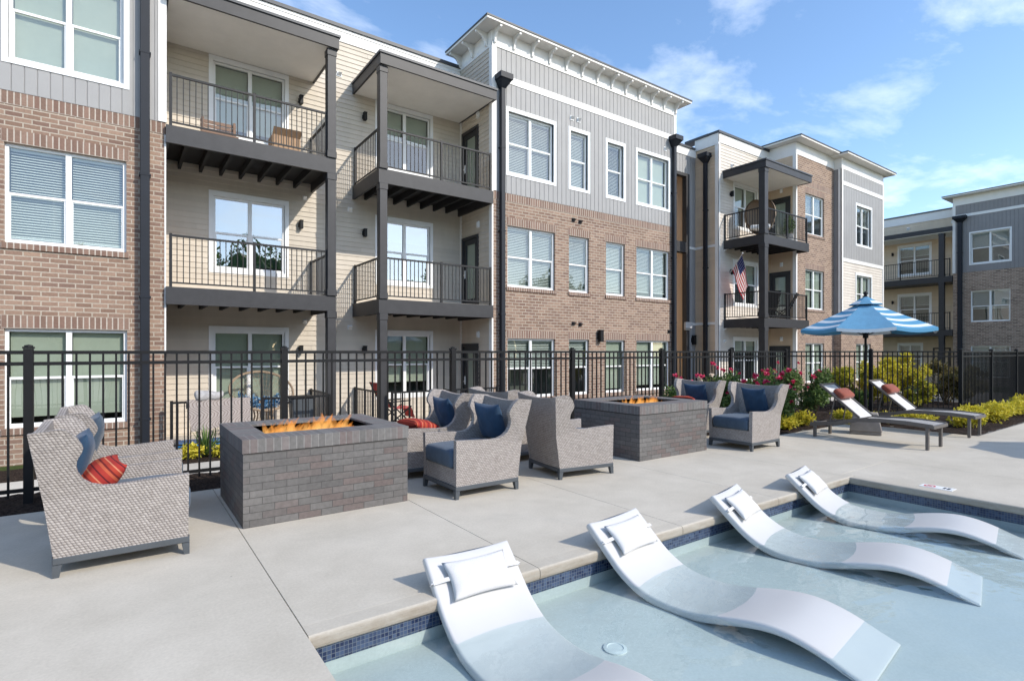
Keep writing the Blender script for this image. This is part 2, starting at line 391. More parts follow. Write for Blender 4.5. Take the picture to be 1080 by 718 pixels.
class MB:
    def __init__(s): s.v, s.f, s.uv, s.mi, s.sm = [], [], [], [], []
    def face(s, pts, uv=None, mi=0, smooth=False, swap=False):
        b = len(s.v); pts = [Vector(p) for p in pts]; s.v += pts
        s.f.append(list(range(b, b + len(pts))))
        if uv is None:
            n = (pts[1] - pts[0]).cross(pts[2] - pts[0])
            a = max(range(3), key=lambda i: abs(n[i]))
            i, j = ((1, 2), (0, 2), (0, 1))[a]
            uv = [(p[i], p[j]) for p in pts]
        if swap is not False: uv = [(y - swap, x) for x, y in uv]
        s.uv += uv; s.mi.append(mi); s.sm.append(smooth)
    def hexa(s, c, mi=0, swap=False, smooth=False):
        """c: 8 corners, bottom ring 0-3 then top ring 4-7 (ccw seen from above)"""
        for q in ((3, 2, 1, 0), (4, 5, 6, 7), (0, 1, 5, 4), (1, 2, 6, 5), (2, 3, 7, 6), (3, 0, 4, 7)):
            s.face([c[i] for i in q], mi=mi, swap=swap, smooth=smooth)
    def box(s, x0, x1, y0, y1, z0, z1, mi=0, swap=False):
        s.hexa([Vector(p) for p in ((x0, y0, z0), (x1, y0, z0), (x1, y1, z0), (x0, y1, z0), (x0, y0, z1), (x1, y0, z1), (x1, y1, z1), (x0, y1, z1))], mi, swap)
    def pbox(s, pl, u0, u1, n0, n1, z0, z1, mi=0, swap=False):
        P = pl.P   # n1 is the outward (front) side
        s.hexa([P(u0, n1, z0), P(u1, n1, z0), P(u1, n0, z0), P(u0, n0, z0), P(u0, n1, z1), P(u1, n1, z1), P(u1, n0, z1), P(u0, n0, z1)], mi, swap)
    def pquad(s, pl, u0, u1, z0, z1, n=0, mi=0, swap=False):
        P = pl.P; s.face([P(u0, n, z0), P(u1, n, z0), P(u1, n, z1), P(u0, n, z1)], mi=mi, swap=swap)
    def bar(s, a, b, w, h=None, mi=0, up=(0, 0, 1)):
        a, b = Vector(a), Vector(b); h = h or w; d = (b - a).normalized(); up = Vector(up)
        if abs(d.dot(up)) > .98: up = Vector((0, 1, 0))
        x = d.cross(up).normalized() * w / 2; y = x.normalized().cross(d) * h / 2
        s.hexa([a - x - y, a + x - y, b + x - y, b - x - y, a - x + y, a + x + y, b + x + y, b - x + y], mi)
    def tube(s, pts, rad, seg=8, mi=0, cap=True):
        pts = [Vector(p) for p in pts]; n = len(pts)
        rad = rad if isinstance(rad, (list, tuple)) else [rad] * n
        rings = []; ref = None; L = 0; Ls = []
        for i, p in enumerate(pts):
            d = (pts[min(i + 1, n - 1)] - pts[max(i - 1, 0)]).normalized()
            if ref is None: ref = Vector((0, 0, 1)) if abs(d.z) < .9 else Vector((1, 0, 0))
            x = d.cross(ref).normalized(); y = x.cross(d).normalized(); ref = y
            rings.append([p + (x * math.cos(2 * PI * k / seg) + y * math.sin(2 * PI * k / seg)) * rad[i] for k in range(seg)])
            if i: L += (p - pts[i - 1]).length
            Ls.append(L)
        for i in range(n - 1):
            for k in range(seg):
                k2 = (k + 1) % seg; c = 2 * PI * max(rad[i], .001)
                s.face([rings[i][k2], rings[i][k], rings[i + 1][k], rings[i + 1][k2]], uv=[((k + 1) / seg * c, Ls[i]), (k / seg * c, Ls[i]), (k / seg * c, Ls[i + 1]), ((k + 1) / seg * c, Ls[i + 1])], mi=mi, smooth=True)
        if cap:
            s.face(list(rings[0]), mi=mi); s.face(list(reversed(rings[-1])), mi=mi)
    def lathe(s, prof, seg=16, c=(0, 0, 0), mi=0, sx=1, sy=1):
        c = Vector(c)
        P = lambda r, z, k: c + Vector((r * sx * math.cos(2 * PI * k / seg), r * sy * math.sin(2 * PI * k / seg), z))
        for (r0, z0), (r1, z1) in zip(prof, prof[1:]):
            for k in range(seg):
                q = [P(r0, z0, k), P(r0, z0, k + 1), P(r1, z1, k + 1), P(r1, z1, k)]
                if r0 < 1e-6: q = q[1:] if False else [q[0], q[2], q[3]]
                elif r1 < 1e-6: q = [q[0], q[1], q[2]]
                s.face(q, mi=mi, smooth=True)
    def grid(s, fn, nu, nv, mi=0, uvfn=None, smooth=True, flip=False):
        pts = [[Vector(fn(i / nu, j / nv)) for j in range(nv + 1)] for i in range(nu + 1)]
        uvf = uvfn or (lambda a, b: (a, b))
        for i in range(nu):
            for j in range(nv):
                ij = [(i, j), (i + 1, j), (i + 1, j + 1), (i, j + 1)]
                if flip: ij.reverse()
                s.face([pts[a][b] for a, b in ij], uv=[uvf(a / nu, b / nv) for a, b in ij], mi=mi, smooth=smooth)
    def leaf(s, p, size, rng, aspect=.5, mi=0, up=.3):
        d = Vector((rng.gauss(0, 1), rng.gauss(0, 1), rng.gauss(up, 1))).normalized()
        t = d.cross(Vector((rng.gauss(0, 1), rng.gauss(0, 1), rng.gauss(0, 1)))).normalized()
        a = size * rng.uniform(.5, 1.45); w = a * aspect; p = Vector(p); nn = d.cross(t) * (a * .12)
        b = len(s.v)
        s.face([p, p + d * a * .5 + t * w * .5 + nn, p + d * a, p + d * a * .5 - t * w * .5 + nn], uv=[(0, 0), (1, 0), (1, 1), (0, 1)], mi=mi)
    def build(s, name, mats, parent=None, bevel=0, weld=False, off=None, seg=1):
        if not isinstance(mats, (list, tuple)): mats = [mats]
        m = bpy.data.meshes.new(name)
        o_ = Vector(off) if off is not None else (parent.location if parent is not None and parent.get('world_built') else Vector((0, 0, 0)))
        m.from_pydata([tuple(p - o_) for p in s.v], [], s.f)
        for k in mats: m.materials.append(MATS[k])
        ul = m.uv_layers.new(name='UVMap')
        ul.data.foreach_set('uv', [c for p in s.uv for c in p])
        m.polygons.foreach_set('material_index', s.mi)
        m.polygons.foreach_set('use_smooth', s.sm)
        if weld or bevel:
            import bmesh
            bm = bmesh.new(); bm.from_mesh(m)
            bmesh.ops.remove_doubles(bm, verts=bm.verts, dist=1e-5)
            bm.to_mesh(m); bm.free()
        m.update()
        ob = bpy.data.objects.new(name, m); COL.objects.link(ob)
        if parent is not None: ob.parent = parent
        if bevel:
            bv = ob.modifiers.new('bevel', 'BEVEL'); bv.width = bevel; bv.segments = seg; bv.limit_method = 'ANGLE'; bv.angle_limit = R(40)
        return ob

def tag(o, label=None, cat=None, group=None, kind=None):
    if label: o['label'] = label
    if cat: o['category'] = cat
    if group: o['group'] = group
    if kind: o['kind'] = kind
    return o
def root(name, label, cat, loc=(0, 0, 0), rz=0, group=None, world=False):
    o = bpy.data.objects.new(name, None); COL.objects.link(o)
    o.location = loc; o.rotation_euler = (0, 0, rz); o.empty_display_size = .2
    if world: o['world_built'] = 1
    return tag(o, label, cat, group)
def copy_tree(o, parent=None):
    c = o.copy(); COL.objects.link(c)
    if parent is not None: c.parent = parent
    for ch in list(o.children): copy_tree(ch, c)
    return c
def structure(name, mb, mat, **kw): return tag(mb.build(name, mat, **kw), kind='structure')

def intervals(a, b, cuts):
    """[a, b] minus the cut intervals"""
    out = [(a, b)]
    for c0, c1 in cuts:
        nxt = []
        for x0, x1 in out:
            if c1 <= x0 or c0 >= x1: nxt.append((x0, x1)); continue
            if c0 > x0: nxt.append((x0, c0))
            if c1 < x1: nxt.append((c1, x1))
        out = nxt
    return [(x, y) for x, y in out if y - x > 1e-4]
def flat_wall(mb, pl, u0, u1, z0, z1, holes=(), reveal=.12, n=0, swap=False):
    us = sorted({u0, u1, *[h[0] for h in holes], *[h[1] for h in holes]}); us = [u for u in us if u0 <= u <= u1]
    for a, b in zip(us, us[1:]):
        m = (a + b) / 2
        for c, d in intervals(z0, z1, [(h[2], h[3]) for h in holes if h[0] < m < h[1]]):
            mb.pquad(pl, a, b, c, d, n, swap=swap)
    P = pl.P
    for a, b, c, d in holes:
        if reveal:
            mb.face([P(a, n, c), P(a, n, d), P(a, n - reveal, d), P(a, n - reveal, c)])
            mb.face([P(b, n, d), P(b, n, c), P(b, n - reveal, c), P(b, n - reveal, d)])
            mb.face([P(a, n, d), P(b, n, d), P(b, n - reveal, d), P(a, n - reveal, d)])
            mb.face([P(b, n, c), P(a, n, c), P(a, n - reveal, c), P(b, n - reveal, c)])
def lap_wall(mb, pl, u0, u1, z0, z1, holes=(), pitch=.125, proud=.015):
    P = pl.P; z = z0
    def butts(zz):
        r_ = random.Random(int(zz * 977) + int(u0 * 31)); q, out = u0 + r_.uniform(.6, 3.6), []
        while q < u1 - .3: out.append((q, q + .005)); q += 3.66
        return out
    while z < z1 - 1e-4:
        zt = min(z + pitch, z1); zs = sorted({z, zt, *[h[k] for h in holes for k in (2, 3) if z < h[k] < zt]})
        for a, b in zip(zs, zs[1:]):
            m = (a + b) / 2
            na, nb = (proud * (1 - (q - z) / pitch) + .001 for q in (a, b))
            for x0, x1 in intervals(u0, u1, [(h[0], h[1]) for h in holes if h[2] < m < h[3]] + butts(z)):
                mb.face([P(x0, na, a), P(x1, na, a), P(x1, nb, b), P(x0, nb, b)])
                if a == z: mb.face([P(x0, 0, a), P(x1, 0, a), P(x1, na, a), P(x0, na, a)])
        z += pitch
def board_wall(mb, pl, u0, u1, z0, z1, holes=(), pitch=.17, gap=.014, proud=.014):
    P = pl.P; flat_wall(mb, pl, u0, u1, z0, z1, holes, reveal=0)
    u = u0
    while u < u1 - 1e-3:
        a, b = u + gap / 2, min(u + pitch, u1) - gap / 2
        us = sorted({a, b, *[h[k] for h in holes for k in (0, 1) if a < h[k] < b]})
        for x0, x1 in zip(us, us[1:]):
            m = (x0 + x1) / 2
            for c, d in intervals(z0, z1, [(h[2], h[3]) for h in holes if h[0] < m < h[1]]):
                mb.pquad(pl, x0, x1, c, d, proud)
                if x0 == a: mb.face([P(x0, 0, c), P(x0, proud, c), P(x0, proud, d), P(x0, 0, d)])
                if x1 == b: mb.face([P(x1, proud, c), P(x1, 0, c), P(x1, 0, d), P(x1, proud, d)])
        u += pitch

def window(parent, pl, u0, u1, z0, z1, cover='blind', cols=2, recess=.07, trim=0, drop=1.0, gl='window_glass', sill=False):
    """frame (> glass, covering, room behind); fills the hole u0..u1 x z0..z1 of the wall"""
    f = MB(); w = .052; n1, n0 = -recess, -recess - .06
    if trim:
        t = trim
        f.pbox(pl, u0 - t, u0, -.02, .026, z0 - t, z1 + t * 1.3); f.pbox(pl, u1, u1 + t, -.02, .026, z0 - t, z1 + t * 1.3)
        f.pbox(pl, u0, u1, -.02, .026, z1, z1 + t * 1.3); f.pbox(pl, u0, u1, -.02, .030, z0 - t, z0)
    f.pbox(pl, u0, u0 + w, n0, n1, z0, z1); f.pbox(pl, u1 - w, u1, n0, n1, z0, z1)
    f.pbox(pl, u0 + w, u1 - w, n0, n1, z0, z0 + w); f.pbox(pl, u0 + w, u1 - w, n0, n1, z1 - w, z1)
    a, b, c, d = u0 + w, u1 - w, z0 + w, z1 - w; zm = (c + d) / 2
    spans = [(a, b)]
    if cols == 2:
        m = (a + b) / 2; q = .042
        f.pbox(pl, m - q, m + q, n0, n1 + .002, c, d); spans = [(a, m - q), (m + q, b)]
    g = MB()
    for x0, x1 in spans:
        f.pbox(pl, x0, x1, n0 + .004, n1 - .012, zm - .022, zm + .022)
        s_ = .022
        f.pbox(pl, x0, x0 + s_, n0 + .006, n1 - .02, c, zm - .022); f.pbox(pl, x1 - s_, x1, n0 + .006, n1 - .02, c, zm - .022)
        f.pbox(pl, x0 + s_, x1 - s_, n0 + .006, n1 - .02, c, c + s_)
        for q0, q1, e0, e1, nn_ in ((x0, x1, zm + .022, d, n1 - .028), (x0 + s_, x1 - s_, c + s_, zm - .022, n1 - .036)):
            j0, j1 = rnd.uniform(-.006, .006), rnd.uniform(-.006, .006); g.face([pl.P(q0, nn_ + j0, e0), pl.P(q1, nn_ - j0, e0), pl.P(q1, nn_ - j0 + j1, e1), pl.P(q0, nn_ + j0 + j1, e1)])
    fo = f.build('window', 'frame_white', parent)
    fo['world_built'] = 1
    g.build('pane', gl, fo, off=parent.location)
    if cover:
        k = MB(); nb = n0 - .05; tilt = rnd.uniform(.012, .026); drop = min(1, drop * rnd.uniform(.97, 1.0))
        for x0, x1 in spans:
            if cover == 'blind':
                z = d - .03
                zb = d - (d - c) * drop
                k.pbox(pl, x0 + .01, x1 - .01, nb - .02, nb + .02, d - .04, d)
                while z > zb:
                    P = pl.P
                    k.face([P(x0 + .012, nb + .012, z - tilt), P(x1 - .012, nb + .012, z - tilt), P(x1 - .012, nb - .014, z + .008), P(x0 + .012, nb - .014, z + .008)])
                    z -= .046
                k.pbox(pl, x0 + .012, x1 - .012, nb - .014, nb + .014, zb - .02, zb + .004)
            elif cover == 'shade':
                zb = d - (d - c) * drop
                k.pquad(pl, x0 + .008, x1 - .008, zb, d, nb); k.pbox(pl, x0 + .008, x1 - .008, nb - .008, nb + .008, zb - .02, zb)
            elif cover == 'curtain':
                P = pl.P; N = 14
                for i in range(N):
                    ua, ub = x0 + (x1 - x0) * i / N, x0 + (x1 - x0) * (i + 1) / N
                    na, nb2 = nb + .02 * math.sin(i * 1.7), nb + .02 * math.sin((i + 1) * 1.7)
                    k.face([P(ua, na, c), P(ub, nb2, c), P(ub, nb2, d), P(ua, na, d)])
        k.build({'blind': 'blind', 'shade': 'roller_shade', 'curtain': 'curtain'}[cover], 'blind_white' if cover == 'blind' else 'shade_fabric', fo, off=parent.location)
    r = MB(); P = pl.P; e = -.75
    r.face([P(u0, e, z0), P(u1, e, z0), P(u1, e, z1), P(u0, e, z1)])
    for (ua, za), (ub, zb) in (((u0, z0), (u0, z1)), ((u0, z1), (u1, z1)), ((u1, z1), (u1, z0)), ((u1, z0), (u0, z0))):
        r.face([P(ua, n0, za), P(ub, n0, zb), P(ub, e, zb), P(ua, e, za)])
    r.build('window_well', 'interior_dark', fo, off=parent.location)
    return fo
def soldiers(mb, pl, holes, h=.225, n=.006):
    for a, b, c, d in holes:
        mb.pbox(pl, a - .04, b + .04, -.02, n, d + .004, d + h, swap=d + .004)
def sills(mb, pl, holes, n=.035):
    for a, b, c, d in holes:
        mb.pbox(pl, a - .04, b + .04, -.03, n, c - .105, c - .004, swap=c - .115)
# ------------------------------------------------------------------ the ground and the pool deck
GZ = -0.45
POOL_X0, POOL_X1, POOL_Y1, POOL_Y0 = 0.79, 7.08, 2.98, -14.0
WATER_Z, FLOOR_Z = -0.165, -0.255
g = MB(); g.face([(-600, -600, GZ), (600, -600, GZ), (600, 600, GZ), (-600, 600, GZ)])
# pool pit is cut out of nothing: the ground sheet lies below the pool floor
structure('ground', g, 'lawn')

# wood added out of view behind the camera, to darken the window reflections
wd = MB(); wr = random.Random(31)
for i in range(64):
    x = -70 + i * 2.2 + wr.uniform(-.8, .8); y = -34 + wr.uniform(-4, 4); h_ = 11.0 + 3.5 * mnoise.noise(Vector((x * .07, 0, 0))) + wr.uniform(-1.2, 1.2); w_ = wr.uniform(2.2, 3.4)
    wd.lathe([(0, .3), (w_ * .85, 1.2), (w_ * .95, h_ * .45), (w_ * .72, h_ * .78), (w_ * .3, h_ * .93), (0, h_ * .97)], 9, (x, y, GZ))
    for k in range(1300):
        t_ = wr.random(); a_ = wr.uniform(0, 2 * PI); q = w_ * (.75 + .35 * wr.random()) * math.sin(PI * (.16 + .80 * t_)) ** .7
        wd.leaf((x + q * math.cos(a_), y + q * math.sin(a_), GZ + .5 + h_ * t_), .34, wr, .62)
tag(wd.build('reflection_wood', 'leaf_rose'), kind='stuff')
deck = MB(); J = .0025
def slab(x0, x1, y0, y1, z1=0.0): deck.box(x0 + J, x1 - J, y0 + J, y1 - J, -.30, z1)
EDGE, ov = .10, .035       # the poured edge over the pool
xs = [-14.0, -10.1, -7.0, -3.9, .79, 2.34, 3.9, 5.45, 7.08]
for a, b in zip(xs, xs[1:]):
    if b <= .79: slab(a, b, -14, 6.72)
    else: slab(a, b, POOL_Y1 + EDGE - J, 6.72)
slab(7.08, 8.55, POOL_Y1 + EDGE - J, 6.72); slab(7.08 + EDGE - J, 8.55, -14, POOL_Y1 + EDGE - J); slab(8.55, 12.3, -14, 5.15); slab(12.3, 15.6, -14, 3.05); slab(15.6, 19, -14, 3.05); slab(19, 26, -14, 3.05)
structure('pool_deck', deck, 'concrete_deck', bevel=.0015)
dj = MB(); dj.box(-14, 26, 2.99, 6.72, -.32, -.016); dj.box(7.09, 26, -14, 2.98, -.32, -.016); dj.box(-14, .78, -14, 2.98, -.32, -.016)
structure('deck_joint_filler', dj, 'concrete_base')
cp = MB(); W_ = EDGE + ov
nose = [(0, -.078), (ov + .002, -.078)]                                 # profile: n from the front face back, z
nose = [(W_ , -.078), (.012, -.078), (.004, -.070), (0, -.056), (0, -.022), (.005, -.008), (.016, -.0005), (.03, .0), (W_, .0)]
def nose_run(P, a, b):
    for (n0, z0), (n1, z1) in zip(nose, nose[1:]):
        n = max(1, int((b - a) / .3))
        for i in range(n):
            u0, u1 = a + (b - a) * i / n, a + (b - a) * (i + 1) / n
            cp.face([P(u0, n0, z0), P(u1, n0, z0), P(u1, n1, z1), P(u0, n1, z1)])
    cp.face([P(a, n, z) for n, z in nose]); cp.face([P(b, n, z) for n, z in reversed(nose)])
for a, b in zip(xs[4:], xs[5:]): nose_run(lambda u, n, z: Vector((u, POOL_Y1 - ov + n, z)), a + J, (b - J) if b < 7 else POOL_X1 + EDGE)
for k in range(5): nose_run(lambda u, n, z: Vector((POOL_X1 - ov + n, u, z)), POOL_Y1 - ov - .001 - 3 * (k + 1) + 2 * J, POOL_Y1 - ov - .001 - 3 * k)
structure('pool_coping', cp, 'concrete_coping')

pf = MB(); pf.face([(POOL_X0, POOL_Y0, FLOOR_Z), (POOL_X1, POOL_Y0, FLOOR_Z), (POOL_X1, POOL_Y1, FLOOR_Z), (POOL_X0, POOL_Y1, FLOOR_Z)])
structure('pool_floor', pf, 'pool_plaster')
def pool_sides(z0, z1, e):
    m = MB()
    m.face([(POOL_X0, POOL_Y1 - e, z0), (POOL_X1, POOL_Y1 - e, z0), (POOL_X1, POOL_Y1 - e, z1), (POOL_X0, POOL_Y1 - e, z1)])
    m.face([(POOL_X1 - e, POOL_Y1, z0), (POOL_X1 - e, POOL_Y0, z0), (POOL_X1 - e, POOL_Y0, z1), (POOL_X1 - e, POOL_Y1, z1)])
    m.face([(POOL_X0 + e, POOL_Y0, z0), (POOL_X0 + e, POOL_Y1, z0), (POOL_X0 + e, POOL_Y1, z1), (POOL_X0 + e, POOL_Y0, z1)])
    m.face([(POOL_X0, POOL_Y0, z0), (POOL_X1, POOL_Y0, z0), (POOL_X1, POOL_Y0, z1), (POOL_X0, POOL_Y0, z1)])
    return m
structure('pool_tile_band', pool_sides(WATER_Z - .012, -.02, .006), 'pool_tile')
structure('pool_wall', pool_sides(FLOOR_Z, WATER_Z - .010, .004), 'pool_plaster')
wt = MB(); wt.face([(POOL_X0, POOL_Y0, WATER_Z), (POOL_X1, POOL_Y0, WATER_Z), (POOL_X1, POOL_Y1 - .004, WATER_Z), (POOL_X0, POOL_Y1 - .004, WATER_Z)])
structure('pool_water', wt, 'pool_water')

# beds of mulch along the fence, a lower walk beyond it, patio slabs at the building
def mulch_strip(mb, x0, x1, y0, y1, z, step=.11, amp=.035):
    nx, ny = max(1, int((x1 - x0) / step)), max(1, int((y1 - y0) / step))
    def fn(a, b):
        x, y = x0 + (x1 - x0) * a, y0 + (y1 - y0) * b
        e = min(a * nx, (1 - a) * nx, b * ny, (1 - b) * ny)
        return (x, y, z + (mnoise.noise(Vector((x * 5, y * 5, 0))) * amp + mnoise.noise(Vector((x * 19, y * 19, 3))) * amp * .7) * min(1, e) - (.04 if e < .5 else 0))
    mb.grid(fn, nx, ny, smooth=False)
mu = MB()
mulch_strip(mu, -8, 8.6, 6.72, 7.9, -.02); mulch_strip(mu, 8.55, 12.35, 5.15, 7.9, .0); mulch_strip(mu, 12.3, 20, 3.05, 7.9, .0)
mu.box(-8, 8.5, 6.74, 7.88, -.44, -.08); mu.box(8.6, 12.3, 5.2, 7.88, -.44, -.08); mu.box(12.35, 20, 3.1, 7.88, -.44, -.08)
structure('mulch_bed', mu, 'mulch')
wk = MB(); wk.box(-14, 30, 8.1, 10.75, -.6, -.415)
structure('walkway', wk, 'concrete_walk')
mu2 = MB(); mulch_strip(mu2, -8, 24, 10.8, 12.1, -.42, .16)
structure('planting_bed', mu2, 'mulch')
pa = MB(); pa.box(.66, 4.3, 11.95, 14.25, -.6, -.385); pa.box(4.7, 8.24, 11.95, 14.25, -.6, -.385); pa.box(19.1, 22.58, 10.7, 12.68, -.6, -.385)
structure('patio_slab', pa, 'concrete_walk')

# ------------------------------------------------------------------ balconies
FL = {1: -.38, 2: 2.75, 3: 5.87}
def railing(pl_parent, sections, z0, name='railing', off=None, h=1.0, gap=.108, mat='metal_rail', post=.05):
    m = MB()
    for (x0, y0), (x1, y1) in sections:
        L = math.hypot(x1 - x0, y1 - y0); n = max(1, round(L / gap)); dx, dy = (x1 - x0) / L, (y1 - y0) / L
        m.bar((x0, y0, z0 + h), (x1, y1, z0 + h), .045, .04); m.bar((x0, y0, z0 + .085), (x1, y1, z0 + .085), .03, .03)
        for i in range(1, n):
            t = i / n; x, y = x0 + (x1 - x0) * t, y0 + (y1 - y0) * t
            m.box(x - .008, x + .008, y - .008, y + .008, z0 + .09, z0 + h - .01)
        for t in ((0, .5, 1) if L > 2.6 else (0, 1)):
            x, y = x0 + dx * (L * t), y0 + dy * (L * t)
            m.box(x - post / 2, x + post / 2, y - post / 2, y + post / 2, z0, z0 + h + .04)
    return m.build(name, mat, pl_parent, off=off)
def balcony(parent, x0, x1, yf, yw, z, sec, joists=True):
    """slab deck with a deep fascia; the railing and the joists under it are sub-parts"""
    m = MB(); t = .34
    m.box(x0, x1, yf, yf + .06, z - t, z); m.box(x0, x0 + .06, yf + .06, yw, z - t, z); m.box(x1 - .06, x1, yf + .06, yw, z - t, z)
    m.box(x0 + .06, x1 - .06, yf + .06, yw, z - .07, z - .003)
    b = m.build('balcony', 'metal_bronze', parent)
    b['world_built'] = 1
    fl_ = MB(); fl_.box(x0 + .08, x1 - .08, yf + .09, yw - .006, z + .001, z + .012); fl_.build('floor', 'balcony_floor', b, off=parent.location)
    j = MB()
    j.box(x0 + .062, x1 - .062, yf + .062, yw - .01, z - .13, z - .073)
    x = x0 + .35
    while x < x1 - .2:
        j.box(x - .03, x + .03, yf + .064, yw - .012, z - .30, z - .132); x += .41
    j.build('joist', 'deck_under', b, off=parent.location)
    railing(b, sec, z, off=parent.location)
    return b
def balcony_roof(parent, x0, x1, yf, yw, zb=8.33, zt=8.58):
    m = MB()
    m.box(x0, x1, yf, yf + .05, zb, zt); m.box(x0, x0 + .05, yf + .05, yw, zb, zt); m.box(x1 - .05, x1, yf + .05, yw, zb, zt)
    m.box(x0 + .05, x1 - .05, yf + .05, yw, zt - .05, zt - .003)
    b = m.build('balcony_roof', 'metal_bronze', parent)
    e = MB(); e.box(x0 - .03, x1 + .03, yf - .03, yw, zt + .002, zt + .055); e.build('drip_edge', 'roof_edge', b, off=parent.location)
    s_ = MB(); s_.box(x0 + .052, x1 - .052, yf + .052, yw - .004, zb + .02, zt - .055); s_.build('soffit', 'soffit', b, off=parent.location)
    return b
def post(parent, x, y, z0, z1, w=.19):
    m = MB(); h = w / 2
    m.box(x - h, x + h, y - h, y + h, z0, z1)
    for za in (z0, z1 - .16): m.box(x - h - .012, x + h + .012, y - h - .012, y + h + .012, za + .002, za + .15)
    return m.build('post', 'metal_bronze', parent, bevel=.006)
def sconce(parent, pl, u, z, big=False):
    m = MB(); k = 1.4 if big else .78
    m.pbox(pl, u - .07 * k, u + .07 * k, 0, .03, z - .07 * k, z + .07 * k)
    m.pbox(pl, u - .05 * k, u + .05 * k, .03, .15, z - .13 * k, z + .12 * k)
    m.pbox(pl, u - .06 * k, u + .06 * k, .025, .16, z + .12 * k, z + .14 * k)
    return m.build('wall_lamp', 'metal_black', parent, bevel=.006)
def vent(parent, pl, u, z, mat='plastic_white', s_=.07):
    m = MB(); P = pl.P
    m.pbox(pl, u - s_, u + s_, 0, .03, z - s_, z + s_)
    m.hexa([P(u - s_ * .7, .03, z - s_ * .7), P(u + s_ * .7, .03, z - s_ * .7), P(u + s_ * .7, .028, z - s_ * .7), P(u - s_ * .7, .028, z - s_ * .7),
            P(u - s_ * .7, .12, z + s_ * .3), P(u + s_ * .7, .12, z + s_ * .3), P(u + s_ * .7, .028, z + s_ * .8), P(u - s_ * .7, .028, z + s_ * .8)])
    return m.build('vent_hood', mat, parent)
def strobe(parent, pl, u, z):
    m = MB(); m.pbox(pl, u - .06, u + .06, 0, .05, z - .09, z + .09); m.pbox(pl, u - .035, u + .035, .05, .075, z - .05, z + .05)
    return m.build('alarm_strobe', 'plastic_white', parent, bevel=.006)
def downspout(parent, pl, u, z0, z1, head=True, w=.115):
    m = MB(); P = pl.P
    m.pbox(pl, u - w / 2, u + w / 2, .05, .05 + w * .85, z0, z1)
    z = z0 + .6
    while z < z1: m.pbox(pl, u - w * .62, u + w * .62, .0, .055 + w * .85, z, z + .04); z += 2.3
    if head:
        a, b = w * .55, w * 1.45
        m.hexa([P(u - a, .16, z1), P(u + a, .16, z1), P(u + a, .02, z1), P(u - a, .02, z1), P(u - b, .32, z1 + .2), P(u + b, .32, z1 + .2), P(u + b, .02, z1 + .2), P(u - b, .02, z1 + .2)])
        m.pbox(pl, u - b - .02, u + b + .02, .01, .34, z1 + .2, z1 + .36)
    return m.build('downspout', 'downspout_dark', parent, bevel=.006)
def door(parent, pl, u0, u1, z0, z1=None, lite='window_glass'):
    z1 = z1 or z0 + 2.1; f = MB(); w = .09
    f.pbox(pl, u0, u0 + w, -.05, .035, z0, z1); f.pbox(pl, u1 - w, u1, -.05, .035, z0, z1); f.pbox(pl, u0 + w, u1 - w, -.05, .035, z1 - w, z1)
    a, b, c, d = u0 + w, u1 - w, z0 + .02, z1 - w; s_ = .13
    f.pbox(pl, a, a + s_, -.05, .0, c, d); f.pbox(pl, b - s_, b, -.05, .0, c, d); f.pbox(pl, a + s_, b - s_, -.05, .0, c, c + .26); f.pbox(pl, a + s_, b - s_, -.05, .0, d - .14, d)
    o = f.build('door', 'door_black', parent)
    k = MB(); k.pquad(pl, a + s_, b - s_, c + .26, d - .14, -.02); k.build('pane', lite, o, off=parent.location)
    k = MB(); k.pquad(pl, a + s_, b - s_, c + .26, d - .14, -.045); k.build('curtain', 'shade_fabric', o, off=parent.location)
    k = MB(); P = pl.P
    hx = a + s_ * .5
    k.pbox(pl, hx - .03, hx + .03, 0, .012, c + .88, c + 1.12); k.tube([P(hx, .01, c + .97), P(hx, .06, c + .97), P(hx + .11, .065, c + .97)], .011, 6)
    k.build('handle', 'frame_white', o, off=parent.location)
    return o
def cornice(parent, pl, u0, u1, zw, zt, over, left=None, right=None, brackets=0, depth_back=2.0, mat='trim_white'):
    """frieze band and thin projecting eave; left/right = how far it returns past the wall ends"""
    m = MB(); lo, ro = left or 0, right or 0
    m.pbox(pl, u0, u1, -.02, .02, zw, zt - .06)
    o = m.build('frieze', mat, parent)
    e = MB(); e.pbox(pl, u0 - lo, u1 + ro, -depth_back, over, zt - .06, zt)
    ev = e.build('eave', 'soffit', parent)
    k = MB(); k.pbox(pl, u0 - lo - .02, u1 + ro + .02, -depth_back, over + .02, zt + .002, zt + .045); k.build('drip_edge', 'roof_edge', ev, off=parent.location)
    if brackets:
        P = pl.P
        for i in range(brackets):
            u = u0 + .05 + (u1 - u0 - .1) * i / (brackets - 1); w = .03
            prof = [(.022, zt - .062), (over * .92, zt - .062), (over * .92, zt - .13), (over * .45, zt - .19), (.10, zt - .30), (.08, zt - .42), (.022, zt - .44)]
            b = MB()
            A = [P(u - w, n, z) for n, z in prof]; B = [P(u + w, n, z) for n, z in prof]
            b.face(list(reversed(A))); b.face(B)
            for q in range(len(prof)):
                q2 = (q + 1) % len(prof); b.face([A[q], A[q2], B[q2], B[q]])
            b.build('bracket', mat, parent)
    return o

